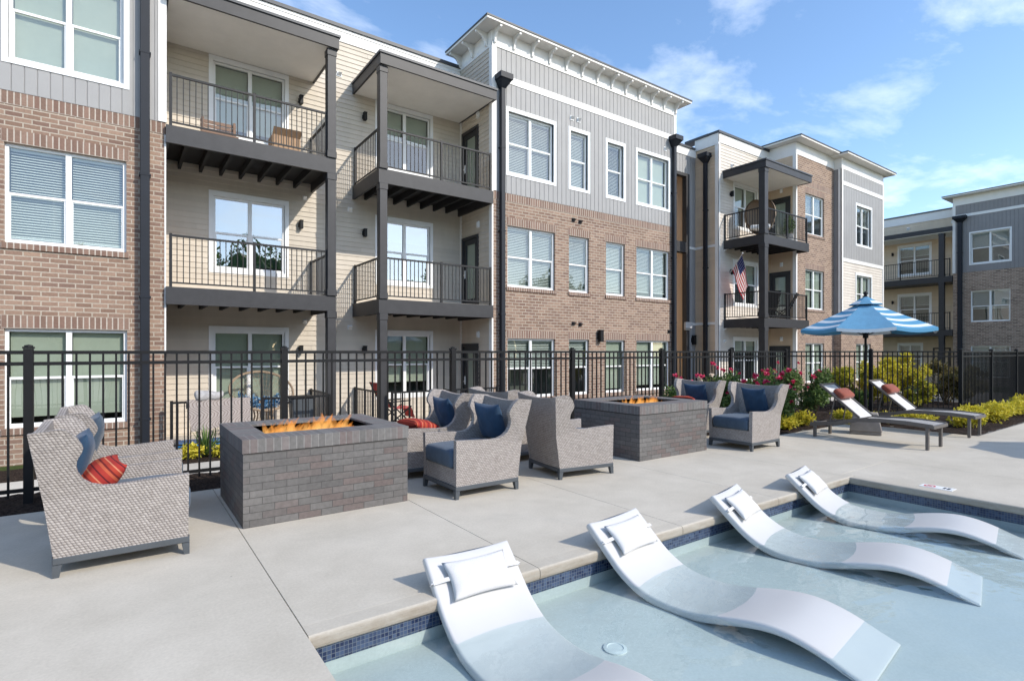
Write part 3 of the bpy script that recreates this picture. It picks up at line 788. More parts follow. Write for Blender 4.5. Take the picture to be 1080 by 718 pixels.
# ------------------------------------------------------------------ the near apartment building
A_ = root('apartment_building', 'nearest three storey block, brick with grey boards and two stacks of dark balconies', 'building', (5, 14, GZ), world=True)
F1 = front(12.5); SW = front(14.26); NS = side(8.25); NE = east(16.12); LE = east(.655)
hl = {3: [(-1.60, -.0, 6.48, 8.24), (-4.7, -3.1, 6.48, 8.24)], 2: [(-1.65, .04, 3.35, 5.05), (-4.7, -3.0, 3.35, 5.05)], 1: [(-1.65, .05, .18, 1.89), (-4.7, -3.0, .18, 1.89)]}
hm = [(8.76, 10.50), (11.05, 11.89), (12.63, 13.51), (14.07, 15.80)]
hm3 = [(8.78, 10.44), (11.10, 11.83), (12.68, 13.43), (14.10, 15.72)]
hmid = {3: [(a, b, 6.51, 8.24) for a, b in hm3], 2: [(a, b, 3.31, 5.03) for a, b in hm], 1: [(a, b, .16, 1.86) for a, b in hm]}
m = MB(); flat_wall(m, F1, -7, .655, -.6, 5.70, hl[1] + hl[2]); flat_wall(m, LE, 12.5, 14.26, -.6, 5.70, reveal=0); m.build('brick_wall', 'brick_wall', A_)
m = MB(); flat_wall(m, F1, 8.25, 16.12, -.6, 5.70, hmid[1] + hmid[2]); flat_wall(m, NE, 12.5, 14.5, -.6, 5.70, reveal=0); m.build('brick_wall', 'brick_wall', A_)
for h in hl[1] + hl[2] + hmid[1] + hmid[2]:
    m = MB(); soldiers(m, F1, [h]); m.build('brick_lintel', 'brick_soldier', A_)
    m = MB(); sills(m, F1, [h]); m.build('brick_sill', 'brick_soldier', A_)
for a, b in ((-7, .655), (8.25, 16.12)):
    m = MB(); m.pbox(F1, a, b, -.1, .006, 5.70, 5.925, swap=5.70); m.build('brick_course', 'brick_soldier', A_)
m = MB(); board_wall(m, F1, -7, .54, 5.925, 10.0, hl[3]); flat_wall(m, LE, 12.5, 14.26, 5.925, 10.0, reveal=0); m.build('board_siding', 'board_grey', A_)
m = MB()
board_wall(m, F1, 8.37, 16.0, 5.925, 9.0, hmid[3]); board_wall(m, F1, 8.37, 16.0, 9.19, 9.9)
board_wall(m, NE, 12.5, 14.5, 5.925, 9.9)
m.build('board_siding', 'board_grey', A_)
# horizontal lap boards on the recessed wall and on the return of the brick block
hs_ = []
for k in (1, 2, 3):
    z = FL[k]
    for x in (1.68, 5.67): hs_.append((x, x + 1.57, z + .66, z + 2.35))
m = MB(); lap_wall(m, SW, .655, 8.25, -.6, 9.62, hs_); flat_wall(m, SW, .655, 8.25, -.6, 9.62, hs_, reveal=.1, n=-.002)
dh = [(-14.12, -13.19, FL[k], FL[k] + 2.1) for k in (1, 2, 3)]
lap_wall(m, NS, -14.26, -12.62, -.6, 9.9, dh); flat_wall(m, NS, -14.26, -12.5, -.6, 9.9, dh, reveal=.08, n=-.002)
lap_wall(m, NS, -14.9, -14.26, 9.5, 9.9)
m.build('lap_siding', 'siding_beige', A_)
m = MB()                                                                    # white corner boards, bands, parapet fascia
m.pbox(F1, .54, .675, -.02, .028, 5.93, 10.0); m.pbox(F1, .64, .668, -.02, .012, -.5, 5.69)
m.pbox(F1, 8.23, 8.37, -.02, .028, 5.93, 10.0); m.pbox(NS, -12.62, -12.475, -.02, .03, -.5, 9.9)
m.pbox(F1, 16.0, 16.14, -.02, .028, 5.93, 10.0)
m.pbox(F1, 8.371, 15.999, -.02, .03, 9.0, 9.19); m.pbox(F1, 8.371, 15.999, -.02, .035, 9.9, 10.07)
m.pbox(SW, .655, 8.24, -.02, .03, 9.62, 9.93); m.pbox(SW, .655, 8.24, -.02, .045, 9.88, 9.96)
m.pbox(NS, -14.24, -14.14, -.02, .024, -.5, 9.6)
m.pbox(SW, .66, .74, -.02, .024, -.5, 9.6)
m.build('white_trim', 'trim_white', A_)
m = MB(); m.pbox(SW, .655, 8.25, -.4, .085, 9.962, 10.05); m.build('parapet_cap', 'roof_edge', A_)
cornice(A_, F1, 8.25, 16.12, 10.07, 10.40, .40, left=.42, right=.40, brackets=13, depth_back=1.9)
cornice(A_, F1, -7, .655, 10.0, 10.40, .40, right=.40, brackets=13, depth_back=1.9)
m = MB(); m.pbox(NS, -14.4, -12.5, -.02, .02, 9.9, 10.33); m.build('frieze', 'trim_white', A_)
for i in range(3):
    y = -12.75 - i * .72; P = NS.P; b = MB(); w = .03; over = .42
    prof = [(.022, 10.338), (over * .92, 10.338), (over * .92, 10.27), (over * .45, 10.21), (.10, 10.10), (.08, 9.98), (.022, 9.96)]
    Aa = [P(y - w, n, z) for n, z in prof]; Bb = [P(y + w, n, z) for n, z in prof]
    b.face(list(reversed(Aa))); b.face(Bb)
    for q in range(len(prof)):
        q2 = (q + 1) % len(prof); b.face([Aa[q], Aa[q2], Bb[q2], Bb[q]])
    b.build('bracket', 'trim_white', A_)
m = MB(); m.box(-7, 16.1, 14.7, 26, 9.4, 9.55); m.box(-7, .64, 12.52, 14.6, 9.9, 9.97); m.box(8.27, 16.1, 12.52, 14.6, 9.9, 9.97); m.build('roof', 'roof_membrane', A_)
m = MB(); m.box(-7, 16.1, 25.8, 26, -.6, 9.4); m.box(-7.1, -7.0, 12.5, 26, -.6, 9.9); m.box(15.9, 16.1, 14.5, 25.8, -.6, 9.4); m.build('rear_wall', 'siding_beige', A_)
# windows
cv = {(3, 0): ('shade', .98), (2, 0): ('blind', .97), (1, 0): ('shade', .93)}
for k in (3, 2, 1):
    for i, h in enumerate(hl[k]):
        c, d = cv.get((k, i), ('blind', 1)); window(A_, F1, *h, cover=c, drop=d, trim=.085 if k == 3 else 0)
for k, sp in ((3, [('blind', 1), ('blind', 1), ('blind', 1), ('shade', 1)]), (2, [('blind', 1), ('blind', 1), ('blind', .95), ('blind', .9)]), (1, [('blind', .5), ('blind', .5), ('shade', .96), ('shade', .93)])):
    for h, (c, d), n in zip(hmid[k], sp, (2, 1, 1, 2)):
        window(A_, F1, *h, cover=c, drop=d, cols=n, trim=.085 if k == 3 else 0)
for i, h in enumerate(hs_):
    k = i // 2 + 1
    window(A_, SW, *h, cover='shade', drop=(.97, .45, .9)[k - 1] if i % 2 == 0 else (.8, .3, .5)[k - 1], trim=.09, recess=.02, gl='window_glass_strong' if k == 2 else 'window_glass')
for h in dh: door(A_, NS, *h[:3])
# the two balcony stacks
for x0, x1, pxs in ((.66, 3.93, (3.83,)), (4.95, 8.22, (5.06,))):
    for k in (2, 3):
        z = FL[k]
        if x0 < 2: sec = [((x0 + .08, 12.46), (x1 - .2, 12.46)), ((x1 - .06, 12.56), (x1 - .06, 14.2))]
        else: sec = [((x0 + .2, 12.46), (x1 - .06, 12.46)), ((x0 + .06, 12.56), (x0 + .06, 14.2))]
        balcony(A_, x0, x1, 12.40, 14.25, z, sec)
    balcony_roof(A_, x0 - (.0 if x0 > 2 else .0), x1 + .04, 12.30, 14.25)
    for px in pxs:
        zz = [(-.45, FL[2] - .341), (FL[2] + .001, FL[3] - .341), (FL[3] + .001, 8.33)]
        for a, b in zz: post(A_, px, 12.47 if True else 0, a, b)
    for k in (1, 2, 3): sconce(A_, SW, 3.62 if x0 < 2 else 5.27, FL[k] + 1.92)
railing(A_, [((.74, 12.2), (1.9, 12.2)), ((2.35, 12.2), (3.72, 12.2)), ((3.87, 12.56), (3.87, 14.2))], -.385, name='patio_railing', h=.9, mat='metal_black', gap=.11)
railing(A_, [((5.2, 12.2), (6.6, 12.2)), ((6.62, 12.2), (8.2, 12.2)), ((5.01, 12.56), (5.01, 14.2))], -.385, name='patio_railing', h=.9, mat='metal_black', gap=.11)
downspout(A_, F1, .325, -.4, 10.0, head=False, w=.15)
downspout(A_, F1, 8.52, -.4, 8.75, w=.13); downspout(A_, F1, 15.93, -.4, 8.75, w=.13)
for u, z in ((11.15, 8.62), (11.42, 8.62), (15.55, 8.62)): vent(A_, F1, u, z)
for u, z in ((11.22, 5.52), (11.5, 5.5), (11.22, 2.35), (11.5, 2.33), (15.75, 2.2)): vent(A_, F1, u, z, 'metal_bronze', .055)
sconce(A_, F1, 12.32, 1.98, big=True)
for k in (2, 3):
    vent(A_, SW, 4.88, FL[k] - .62, s_=.06); strobe(A_, NS, -13.2, FL[k] + 2.36)
    vent(A_, SW, 3.72, FL[k] - .5, s_=.05)
strobe(A_, NS, -13.2, FL[1] + 2.36)
for u in (4.62, 4.75): vent(A_, SW, u - .15, 8.75, s_=.06)

# ------------------------------------------------------------------ the second building, past the stair breezeway
B_ = root('apartment_building', 'second block beyond the tan breezeway, with one balcony stack and a flag', 'building', (23, 14, GZ), world=True)
BZ = front(13.75); BS = side(19.0); BW = front(12.7); BB = front(11.5); BBs = side(22.62); BG = front(11.18); BGs = side(25.93)
m = MB(); bh = [(16.3, 18.45, -.4, 5.45), (16.3, 18.45, 5.85, 8.55)]
board_wall(m, BZ, 16.12, 18.99, -.5, 9.35, bh); flat_wall(m, BZ, 16.12, 18.99, -.5, 9.35, bh, reveal=.2, n=-.002); m.build('board_siding', 'board_grey', B_)
m = MB(); board_wall(m, BG, 26.05, 30.24, 5.66, 8.90, [(27.40, 28.98, 6.42, 8.2)]); board_wall(m, BG, 26.05, 30.24, 9.08, 9.62)
m.build('board_siding', 'board_grey', B_)
m = MB(); board_wall(m, BGs, -11.5, -11.18, 2.6, 9.6); flat_wall(m, BGs, -12.5, -11.5, 2.6, 9.6, reveal=0); m.build('return_siding', 'board_dark', B_)
m = MB(); m.box(16.2, 18.6, 15.5, 15.6, -.5, 8.8); m.box(16.2, 16.28, 13.95, 15.5, -.5, 8.8); m.box(18.5, 18.6, 13.95, 15.5, -.5, 8.8); m.box(16.2, 18.6, 13.95, 15.5, 8.7, 8.8); m.build('breezeway_wall', 'siding_tan', B_)
m = MB()
m.pbox(BZ, 18.36, 18.56, -.15, .05, -.4, 8.62); m.pbox(BZ, 16.2, 16.36, -.15, .05, -.4, 8.62); m.pbox(BZ, 16.36, 18.36, -.15, .05, 5.45, 5.87); m.pbox(BZ, 16.36, 18.36, -.15, .05, 8.5, 8.62)
m.build('breezeway_frame', 'metal_bronze', B_)
m = MB(); m.pbox(BZ, 18.2, 18.5, .05, .12, 2.35, 2.6); m.pbox(BZ, 18.12, 18.56, .12, .2, 2.42, 2.66); m.build('light_box', 'lamp_box', B_)
sconce(B_, BZ, 18.8, 1.95, big=True)
hb = [(20.1, 21.72, FL[k] + .66, FL[k] + 2.35) for k in (1, 2, 3)]
dhb = [(-12.62, -11.72, FL[k], FL[k] + 2.1) for k in (1, 2, 3)]
m = MB(); lap_wall(m, BW, 19.1, 22.62, -.5, 9.7, hb); flat_wall(m, BW, 19.0, 22.62, -.5, 9.7, hb, reveal=.1, n=-.002); m.build('lap_siding', 'siding_pale', B_)
m = MB(); lap_wall(m, BS, -13.75, -12.7, -.5, 9.62); flat_wall(m, BS, -13.75, -12.7, -.5, 9.62, n=-.002, reveal=0)
lap_wall(m, BBs, -12.7, -11.6, -.5, 9.62, dhb); flat_wall(m, BBs, -12.7, -11.5, -.5, 9.62, dhb, n=-.002, reveal=.08)
m.build('return_siding', 'siding_tan', B_)
hbb = {3: (23.40, 25.05, 6.48, 8.18), 2: (23.40, 25.05, 3.29, 4.98), 1: (23.40, 25.05, .16, 1.84)}
hg = {3: (27.40, 28.98, 6.42, 8.2), 2: (27.40, 28.98, 3.32, 5.0), 1: (27.40, 28.98, .16, 1.84)}
m = MB(); flat_wall(m, BB, 22.62, 25.93, -.5, 9.65, list(hbb.values())); flat_wall(m, BG, 25.93, 30.36, -.5, 2.6, [hg[1]]); flat_wall(m, BGs, -11.5, -11.18, -.5, 2.6, reveal=0)
m.build('brick_wall', 'brick_wall', B_)
for pl_, h in [(BB, q) for q in hbb.values()] + [(BG, hg[1])]:
    m = MB(); soldiers(m, pl_, [h]); m.build('brick_lintel', 'brick_soldier', B_)
    m = MB(); sills(m, pl_, [h]); m.build('brick_sill', 'brick_soldier', B_)
m = MB(); m.pbox(BB, 22.75, 25.92, -.05, .006, 8.5, 8.72, swap=8.5); m.build('brick_course', 'brick_soldier', B_)
m = MB(); lap_wall(m, BG, 26.05, 30.24, 2.6, 5.5, [hg[2]]); flat_wall(m, BG, 25.93, 30.36, 2.6, 5.5, [hg[2]], reveal=.1, n=-.002); m.build('lap_siding', 'siding_pale', B_)
m = MB()
m.pbox(BW, 18.98, 19.10, -.02, .03, -.4, 9.7); m.pbox(BS, -12.82, -12.67, -.02, .03, -.4, 9.62)
m.pbox(BBs, -11.62, -11.475, -.02, .03, -.4, 9.62); m.pbox(BB, 22.60, 22.70, -.02, .02, -.4, 9.65)
m.pbox(BG, 25.91, 26.05, -.02, .03, 2.61, 9.62); m.pbox(BG, 30.24, 30.38, -.02, .03, 2.61, 9.62); m.pbox(BGs, -11.3, -11.15, -.02, .02, 2.61, 9.62)
m.pbox(BG, 26.051, 30.239, -.02, .035, 8.9, 9.08); m.pbox(BG, 26.051, 30.239, -.02, .035, 5.5, 5.66)
m.pbox(BW, 18.97, 22.62, -.02, .04, 9.7, 10.06); m.pbox(BS, -13.74, -12.66, -.02, .04, 9.62, 10.06)
m.pbox(BZ, 16.12, 18.99, -.02, .04, 9.35, 9.66)
for z in (2.55, 5.62): m.pbox(BS, -13.74, -12.82, -.02, .03, z, z + .1); m.pbox(BZ, 18.57, 18.99, -.02, .03, z, z + .1)
m.build('white_trim', 'trim_white', B_)
m = MB(); m.pbox(BW, 18.93, 22.7, -.4, .09, 10.062, 10.15); m.pbox(BS, -14.2, -13.1, -.4, .09, 10.062, 10.15); m.pbox(BZ, 16.12, 18.9, -.4, .09, 9.662, 9.74); m.build('parapet_cap', 'roof_edge', B_)
cornice(B_, BB, 22.62, 25.93, 9.65, 10.22, .42, left=.4, depth_back=1.8); cornice(B_, BG, 25.93, 30.36, 9.62, 10.16, .42, left=.35, right=.4, depth_back=2.0)
m = MB(); m.pbox(BBs, -13.2, -11.5, -.02, .02, 9.62, 10.15); m.build('frieze', 'trim_white', B_); m = MB(); m.pbox(BGs, -11.5, -11.2, -.02, .02, 9.6, 10.09); m.build('frieze', 'trim_white', B_)
m = MB(); m.box(16.12, 19, 14.1, 26, 9.2, 9.3); m.box(19.02, 30.3, 13.1, 26, 9.5, 9.6); m.box(22.64, 30.3, 11.6, 13.1, 9.5, 9.6); m.build('roof', 'roof_membrane', B_)
m = MB(); m.box(16.12, 30.34, 25.8, 26, -.5, 9.2); m.box(30.2, 30.34, 11.3, 25.8, -.5, 9.6); m.build('rear_wall', 'siding_beige', B_)
for k in (1, 2, 3):
    window(B_, BB, *hbb[k], cover='curtain' if k < 3 else 'blind', drop=.5); window(B_, BG, *hg[k], cover='blind' if k == 3 else 'curtain', drop=.45, trim=.09 if k > 1 else 0)
    window(B_, BW, *hb[k - 1], cover='shade', drop=(.3, .5, .55)[k - 1], trim=.09, recess=.02); door(B_, BBs, *dhb[k - 1][:3]); sconce(B_, BW, 19.82, FL[k] + 1.92)
    strobe(B_, BBs, -12.1, FL[k] + 2.4); vent(B_, BW, 19.42, FL[k] - .35 if k > 1 else 1.9, s_=.05)
for k in (2, 3):
    balcony(B_, 19.35, 22.68, 11.0, 12.69, FL[k], [((19.55, 11.06), (22.6, 11.06)), ((19.41, 11.2), (19.41, 12.66))])
balcony_roof(B_, 19.31, 22.74, 10.92, 12.69)
for a, b in [(-.45, FL[2] - .341), (FL[2] + .001, FL[3] - .341), (FL[3] + .001, 8.33)]: post(B_, 19.46, 11.1, a, b, .24)
downspout(B_, BS, -13.2, -.4, 9.0, w=.14)
vent(B_, BW, 21.2, 9.2, s_=.07); vent(B_, BW, 19.9, 8.95, s_=.06)

# ------------------------------------------------------------------ the far wing, turned across the view
C_ = root('apartment_building', 'farthest block at the right edge, dark grey boards above dark brick, seen end on', 'building', (42, 8, GZ), world=True)
CW = side(39.0); CB = side(40.8)
hc = {3: [(-10.0, -8.3, 6.42, 8.15), (-5.6, -3.9, 6.42, 8.15), (-1, .7, 6.42, 8.15)], 2: [(-10.0, -8.3, 3.15, 4.9), (-5.6, -3.9, 3.15, 4.9), (-1, .7, 3.15, 4.9)], 1: [(-10.0, -8.3, .05, 1.8), (-5.6, -3.9, .05, 1.8), (-1, .7, .05, 1.8)]}
m = MB(); flat_wall(m, CW, -10.8, 4, -.5, 5.98, hc[1] + hc[2]); m.build('brick_wall', 'brick_grey_wing', C_)
m = MB(); board_wall(m, CW, -10.68, 4, 5.98, 9.15, hc[3]); board_wall(m, CW, -10.68, 4, 9.3, 9.85); m.build('board_siding', 'board_dark', C_)
m = MB(); m.pbox(CW, -10.82, -10.68, -.02, .03, 5.98, 9.85); m.pbox(CW, -10.679, 4, -.02, .035, 9.15, 9.3); m.pbox(CB, -18, -10.8, -.02, .04, 9.6, 10.1); m.pbox(CB, -18, -10.8, -.02, .04, 8.75, 8.95); m.build('white_trim', 'trim_white', C_)
cornice(C_, CW, -10.8, 4, 9.85, 10.38, .45, left=.4, depth_back=2.0)
hcb = [(-14.1, -12.45, FL[k] + .5, FL[k] + 2.3) for k in (2, 3)] + [(-14.1, -12.9, FL[1] + .5, FL[1] + 2.3)]
m = MB(); lap_wall(m, CB, -18, -10.8, -.5, 9.6, hcb); flat_wall(m, CB, -18, -10.8, -.5, 9.6, hcb, reveal=.1, n=-.002)
m2 = front(10.8)
m.build('lap_siding', 'siding_warm', C_)
m = MB(); m.pbox(CB, -18, -10.8, -.4, .09, 10.102, 10.18); m.build('parapet_cap', 'roof_edge', C_)
m = MB(); m.box(39.02, 41.5, -4, 10.7, 9.8, 9.9); m.box(41.2, 55, -4, 18, 9.5, 9.6); m.build('roof', 'roof_membrane', C_)
m = MB(); m.box(54.8, 55, -4, 18, -.5, 9.5); m.box(39.1, 55, -4.1, -4.0, -.5, 9.8); m.box(39.02, 40.79, 10.72, 10.8, -.5, 9.8); m.build('rear_wall', 'siding_beige', C_)
for k in (1, 2, 3):
    for i, h in enumerate(hc[k]): window(C_, CW, *h, cover='blind', drop=(.95, .6, .5)[k - 1] if i == 0 else .4, trim=.06 if k == 3 else 0)
for h in hcb: window(C_, CB, *h, cover='blind', drop=.35, trim=.09, recess=.02)
door(C_, CB, -12.3, -11.4, FL[1])
for k in (2, 3):
    m = MB(); z = FL[k]; m.box(38.95, 40.79, 10.82, 16, z - .34, z); b = m.build('balcony', 'metal_bronze', C_); b['world_built'] = 1
    q_ = MB(); q_.box(39.05, 40.77, 10.86, 15.95, z + .001, z + .012); q_.build('floor', 'balcony_floor', b, off=C_.location)
    railing(b, [((39.0, 10.95), (39.0, 15.9))], z, off=C_.location, gap=.125, mat='metal_black')
    sconce(C_, CB, -14.45, z + 1.9)
m = MB(); m.box(38.9, 40.79, 10.82, 16.2, 8.45, 8.72); m.build('balcony_roof', 'metal_bronze', C_)
m = MB(); m.box(38.95, 40.77, 10.84, 16.1, 8.41, 8.448); m.build('soffit', 'soffit', C_)
for a, b in [(-.45, FL[2] - .341), (FL[2] + .001, FL[3] - .341), (FL[3] + .001, 8.4)]: post(C_, 39.08, 11.35, a, b, .26)
downspout(C_, CW, -10.45, -.4, 8.85, w=.2)
vent(C_, CB, -13.6, 9.3, s_=.08); vent(C_, CB, -11.3, 9.3, s_=.08)
# ------------------------------------------------------------------ the pool fence
def fence(rt, runs, h=1.5, gap=.11):
    """black picket fence: each post and each panel between two posts is a part"""
    off = rt.location
    done = set()
    for (x0, y0), (x1, y1), n in runs:
        for i in range(n + 1):
            t = i / n; p = (round(x0 + (x1 - x0) * t, 3), round(y0 + (y1 - y0) * t, 3))
            if p in done: continue
            done.add(p); m = MB(); w = .038
            m.box(p[0] - w, p[0] + w, p[1] - w, p[1] + w, -.1, h + .025); m.box(p[0] - w - .006, p[0] + w + .006, p[1] - w - .006, p[1] + w + .006, h + .026, h + .045)
            m.lathe([(.036, h + .045), (.034, h + .06), (.0, h + .068)], 8, (p[0], p[1], 0))
            m.build('post', 'metal_black', rt)
        for i in range(n):
            a = Vector((x0 + (x1 - x0) * i / n, y0 + (y1 - y0) * i / n, 0)); b = Vector((x0 + (x1 - x0) * (i + 1) / n, y0 + (y1 - y0) * (i + 1) / n, 0))
            d = (b - a).normalized(); a = a + d * .04; b = b - d * .04; L = (b - a).length
            m = MB()
            for z in (h - .012, h - .125, .115): m.bar(a + Vector((0, 0, z)), b + Vector((0, 0, z)), .034, .036)
            k = round(L / gap)
            for j in range(1, k):
                p = a + d * (L * j / k); s_ = .0095
                m.bar(p + Vector((0, 0, .05)), p + Vector((0, 0, h - .02)), s_ * 2, s_ * 2, up=d)
            m.build('picket_panel', 'metal_black', rt)
FX0, FDX, FY_ = -.776, 2.421, 7.25
fr = root('pool_fence', 'black metal picket fence standing between the pool deck and the apartment buildings', 'fence', (FX0, FY_, 0), world=True)
XC = FX0 + FDX * 6
fence(fr, [((FX0 - FDX * 2, FY_), (XC, FY_), 8), ((XC, FY_), (16.5, 4.42), 2), ((16.5, 4.42), (26.2, 4.42), 4)])

# ------------------------------------------------------------------ soft things
def soft_box(mb, x0, x1, y0, y1, z0, z1, r=.05, puff=.02, n=12, wob=0, seed=0):
    """upholstered block: rounded edges, top and bottom swelling a little"""
    cx, cy, cz = (x0 + x1) / 2, (y0 + y1) / 2, (z0 + z1) / 2; hx, hy, hz = (x1 - x0) / 2, (y1 - y0) / 2, (z1 - z0) / 2
    def sh(p):
        q = Vector(p)
        i = Vector((max(-hx + r, min(hx - r, q.x)), max(-hy + r, min(hy - r, q.y)), max(-hz + r, min(hz - r, q.z))))
        d = q - i
        if d.length > 1e-6: q = i + d.normalized() * r
        e = (1 - (q.x / hx) ** 2) * (1 - (q.y / hy) ** 2)
        q.z += math.copysign(puff * max(0, e), q.z) * (abs(q.z) / hz)
        if wob: q.z += mnoise.noise(Vector((q.x * 7 + seed, q.y * 7, q.z * 3))) * wob
        return q + Vector((cx, cy, cz))
    L = lambda t: math.copysign(1 - (1 - abs(t * 2 - 1)) ** 1.8, t * 2 - 1)
    mb.grid(lambda a, b: sh((L(a) * hx, L(b) * hy, hz)), n, n, uvfn=lambda a, b: (a * hx * 2, b * hy * 2))
    mb.grid(lambda a, b: sh((L(a) * hx, L(b) * hy, -hz)), n, n, flip=True)
    k = max(4, n // 2)
    mb.grid(lambda a, b: sh((L(a) * hx, -hy, L(b) * hz)), n, k, uvfn=lambda a, b: (a * hx * 2, b * hz * 2)); mb.grid(lambda a, b: sh((L(a) * hx, hy, L(b) * hz)), n, k, flip=True)
    mb.grid(lambda a, b: sh((-hx, L(a) * hy, L(b) * hz)), n, k, flip=True); mb.grid(lambda a, b: sh((hx, L(a) * hy, L(b) * hz)), n, k)
def pillow_mesh(w, h, t, seed=0):
    """throw pillow lying in x-y, thickness along z"""
    mb = MB(); n = 18
    def fn(sg):
        def f(a, b):
            u, v = a * 2 - 1, b * 2 - 1
            e = ((1 - abs(u) ** 2.6) * (1 - abs(v) ** 2.6))
            pin = 1 - .10 * (1 - v * v) * abs(u) ** 3, 1 - .10 * (1 - u * u) * abs(v) ** 3
            z = sg * t / 2 * max(0, e) ** .55
            z += mnoise.noise(Vector((u * 2.2 + seed, v * 2.2, sg))) * t * .10 * max(0, e)
            return (u * w / 2 * pin[0], v * h / 2 * pin[1], z)
        return f
    mb.grid(fn(1), n, n, uvfn=lambda a, b: (a * w, b * h)); mb.grid(fn(-1), n, n, uvfn=lambda a, b: (a * w, b * h), flip=True)
    return mb
def put(o, loc, rot): o.location = loc; o.rotation_euler = rot; return o
def pillow(label, mat, w, h, t, mtx, seed, group=None):
    o = pillow_mesh(w, h, t, seed).build('throw_pillow', mat, weld=True)
    o.matrix_world = mtx
    return tag(o, label, 'pillow', group)

# ------------------------------------------------------------------ wicker armchairs
def make_armchair():
    """faces +X; origin on the ground at the middle of the back feet"""
    rt = root('wicker_armchair', 'x', 'armchair', group='wicker armchairs round the fire pits')
    prof = [(-.03, .13), (.74, .13), (.745, .595), (.50, .583), (.32, .572), (.235, .576), (.17, .598), (.125, .635), (.098, .685), (.09, .725), (.094, .762), (.106, .793), (.121, .82), (.128, .845), (.122, .872), (.095, .925), (.06, .965), (.035, .985), (.0, .99), (-.15, .972), (-.135, .85), (-.08, .50)]
    W2, T = .365, .055
    def flare(z): return .10 * (max(0, z - .52) / .46) ** 1.25
    b = MB()
    for sg in (-1, 1):
        O = [Vector((x, sg * (W2 + flare(z)), z)) for x, z in prof]; I = [Vector((x, sg * (W2 - T + flare(z)), z)) for x, z in prof]
        uv = [(x, z) for x, z in prof]
        b.face(O if sg < 0 else list(reversed(O)), uv=uv if sg < 0 else list(reversed(uv))); b.face(list(reversed(I)) if sg < 0 else I, uv=list(reversed(uv)) if sg < 0 else uv)
        N = len(prof)
        for i in range(N):
            j = (i + 1) % N; q = [O[i], I[i], I[j], O[j]]
            L = (O[j] - O[i]).length
            b.face(q if sg < 0 else list(reversed(q)), uv=[(0, 0), (T, 0), (T, L), (0, L)] if sg < 0 else [(0, L), (T, L), (T, 0), (0, 0)])
    # back panel between the sides, its top edge dipping in the middle
    bk = [(-.03, .13), (-.08, .50), (-.135, .85), (-.15, .972)]
    def backf(off):
        def f(u, v):
            y = (u * 2 - 1); k = v * 3; i = min(2, int(k)); t = k - i
            x = bk[i][0] * (1 - t) + bk[i + 1][0] * t; z = bk[i][1] * (1 - t) + bk[i + 1][1] * t
            z -= .03 * (1 - y * y) * v ** 3
            return (x + off - .012 * (1 - y * y), y * (W2 - T * .5 + flare(z)), z)
        return f
    b.grid(backf(0.004), 8, 9, uvfn=lambda u, v: (u * .73, v * .88), flip=True); b.grid(backf(.06), 8, 9, uvfn=lambda u, v: (u * .73, v * .88))
    f0, f1 = backf(0.004), backf(.06)
    b.grid(lambda u, v: Vector(f0(u, 1)) * (1 - v) + Vector(f1(u, 1)) * v, 8, 1, uvfn=lambda u, v: (u * .73, v * .055), flip=True)
    # apron under the seat, seat platform
    Y = W2 - T + .001
    b.face([(.735, -Y, .13), (.735, Y, .13), (.735, Y, .30), (.735, -Y, .30)]); b.face([(-.02, -Y, .295), (.735, -Y, .295), (.735, Y, .295), (-.06, Y, .295)]); b.face([(-.03, -Y, .135), (-.03, Y, .135), (.735, Y, .135), (.735, -Y, .135)])
    b.build('wicker_body', 'wicker', rt, weld=False)
    f = MB(); e = .005
    f.box(-.035, .748, -W2 - e, -W2 + .04, .085, .129); f.box(-.035, .748, W2 - .04, W2 + e, .085, .129); f.box(-.035, .01, -W2 + .04, W2 - .04, .085, .129); f.box(.703, .748, -W2 + .04, W2 - .04, .085, .129)
    f.build('base_frame', 'chair_metal', rt, bevel=.004)
    for sx, sy in ((-.035, -1), (-.035, 1), (.748, -1), (.748, 1)):
        l = MB(); dx = .05 if sx < 0 else -.05; y = sy * (W2 + e); dy = -sy * .05; tx = dx * .25
        x0, x1 = sorted((sx, sx + dx)); y0, y1 = sorted((y, y + dy)); k = .014
        X0, X1 = (x0, x1 - k) if sx < 0 else (x0 + k, x1); Y0, Y1 = (y0, y1 - k) if sy < 0 else (y0 + k, y1)
        l.hexa([Vector(p) for p in ((X0, Y0, 0), (X1, Y0, 0), (X1, Y1, 0), (X0, Y1, 0), (x0, y0, .084), (x1, y0, .084), (x1, y1, .084), (x0, y1, .084))])
        l.build('leg', 'chair_metal', rt)
    c = MB(); soft_box(c, .03, .765, -W2 + T + .008, W2 - T - .008, .30, .485, .045, .02, 14, .006, 3); c.build('seat_cushion', 'cushion_slate', rt, weld=True)
    return rt
chair0 = make_armchair()
CH = [  # x, y of the back-feet middle, heading, label
    ('A', -.35, 5.05, 0.0, 'wicker armchair nearest the camera, left of the front fire pit, holding a striped red pillow'),
    ('B', -.32, 6.18, R(2), 'wicker armchair half hidden behind the nearest armchair, beside the fence on the left'),
    ('C', 3.47, 5.16, PI, 'wicker armchair facing the front fire pit with one navy pillow against its back'),
    ('D', 3.42, 6.20, PI - R(3), 'wicker armchair by the front fire pit with navy and red striped pillows together'),
    ('E', 4.22, 5.20, R(-8), 'wicker armchair showing its bare woven back, in front of the far fire pit'),
    ('F', 4.22, 6.30, R(3), 'wicker armchair showing its back, squeezed between two others, red pillow at its side'),
    ('G', 8.38, 4.90, PI, 'wicker armchair right of the far fire pit, in front of the red roses'),
    ('H', 8.55, 6.12, PI + R(4), 'wicker armchair mostly hidden behind the far fire pit, only its top and pillow showing')]
chairs = {}
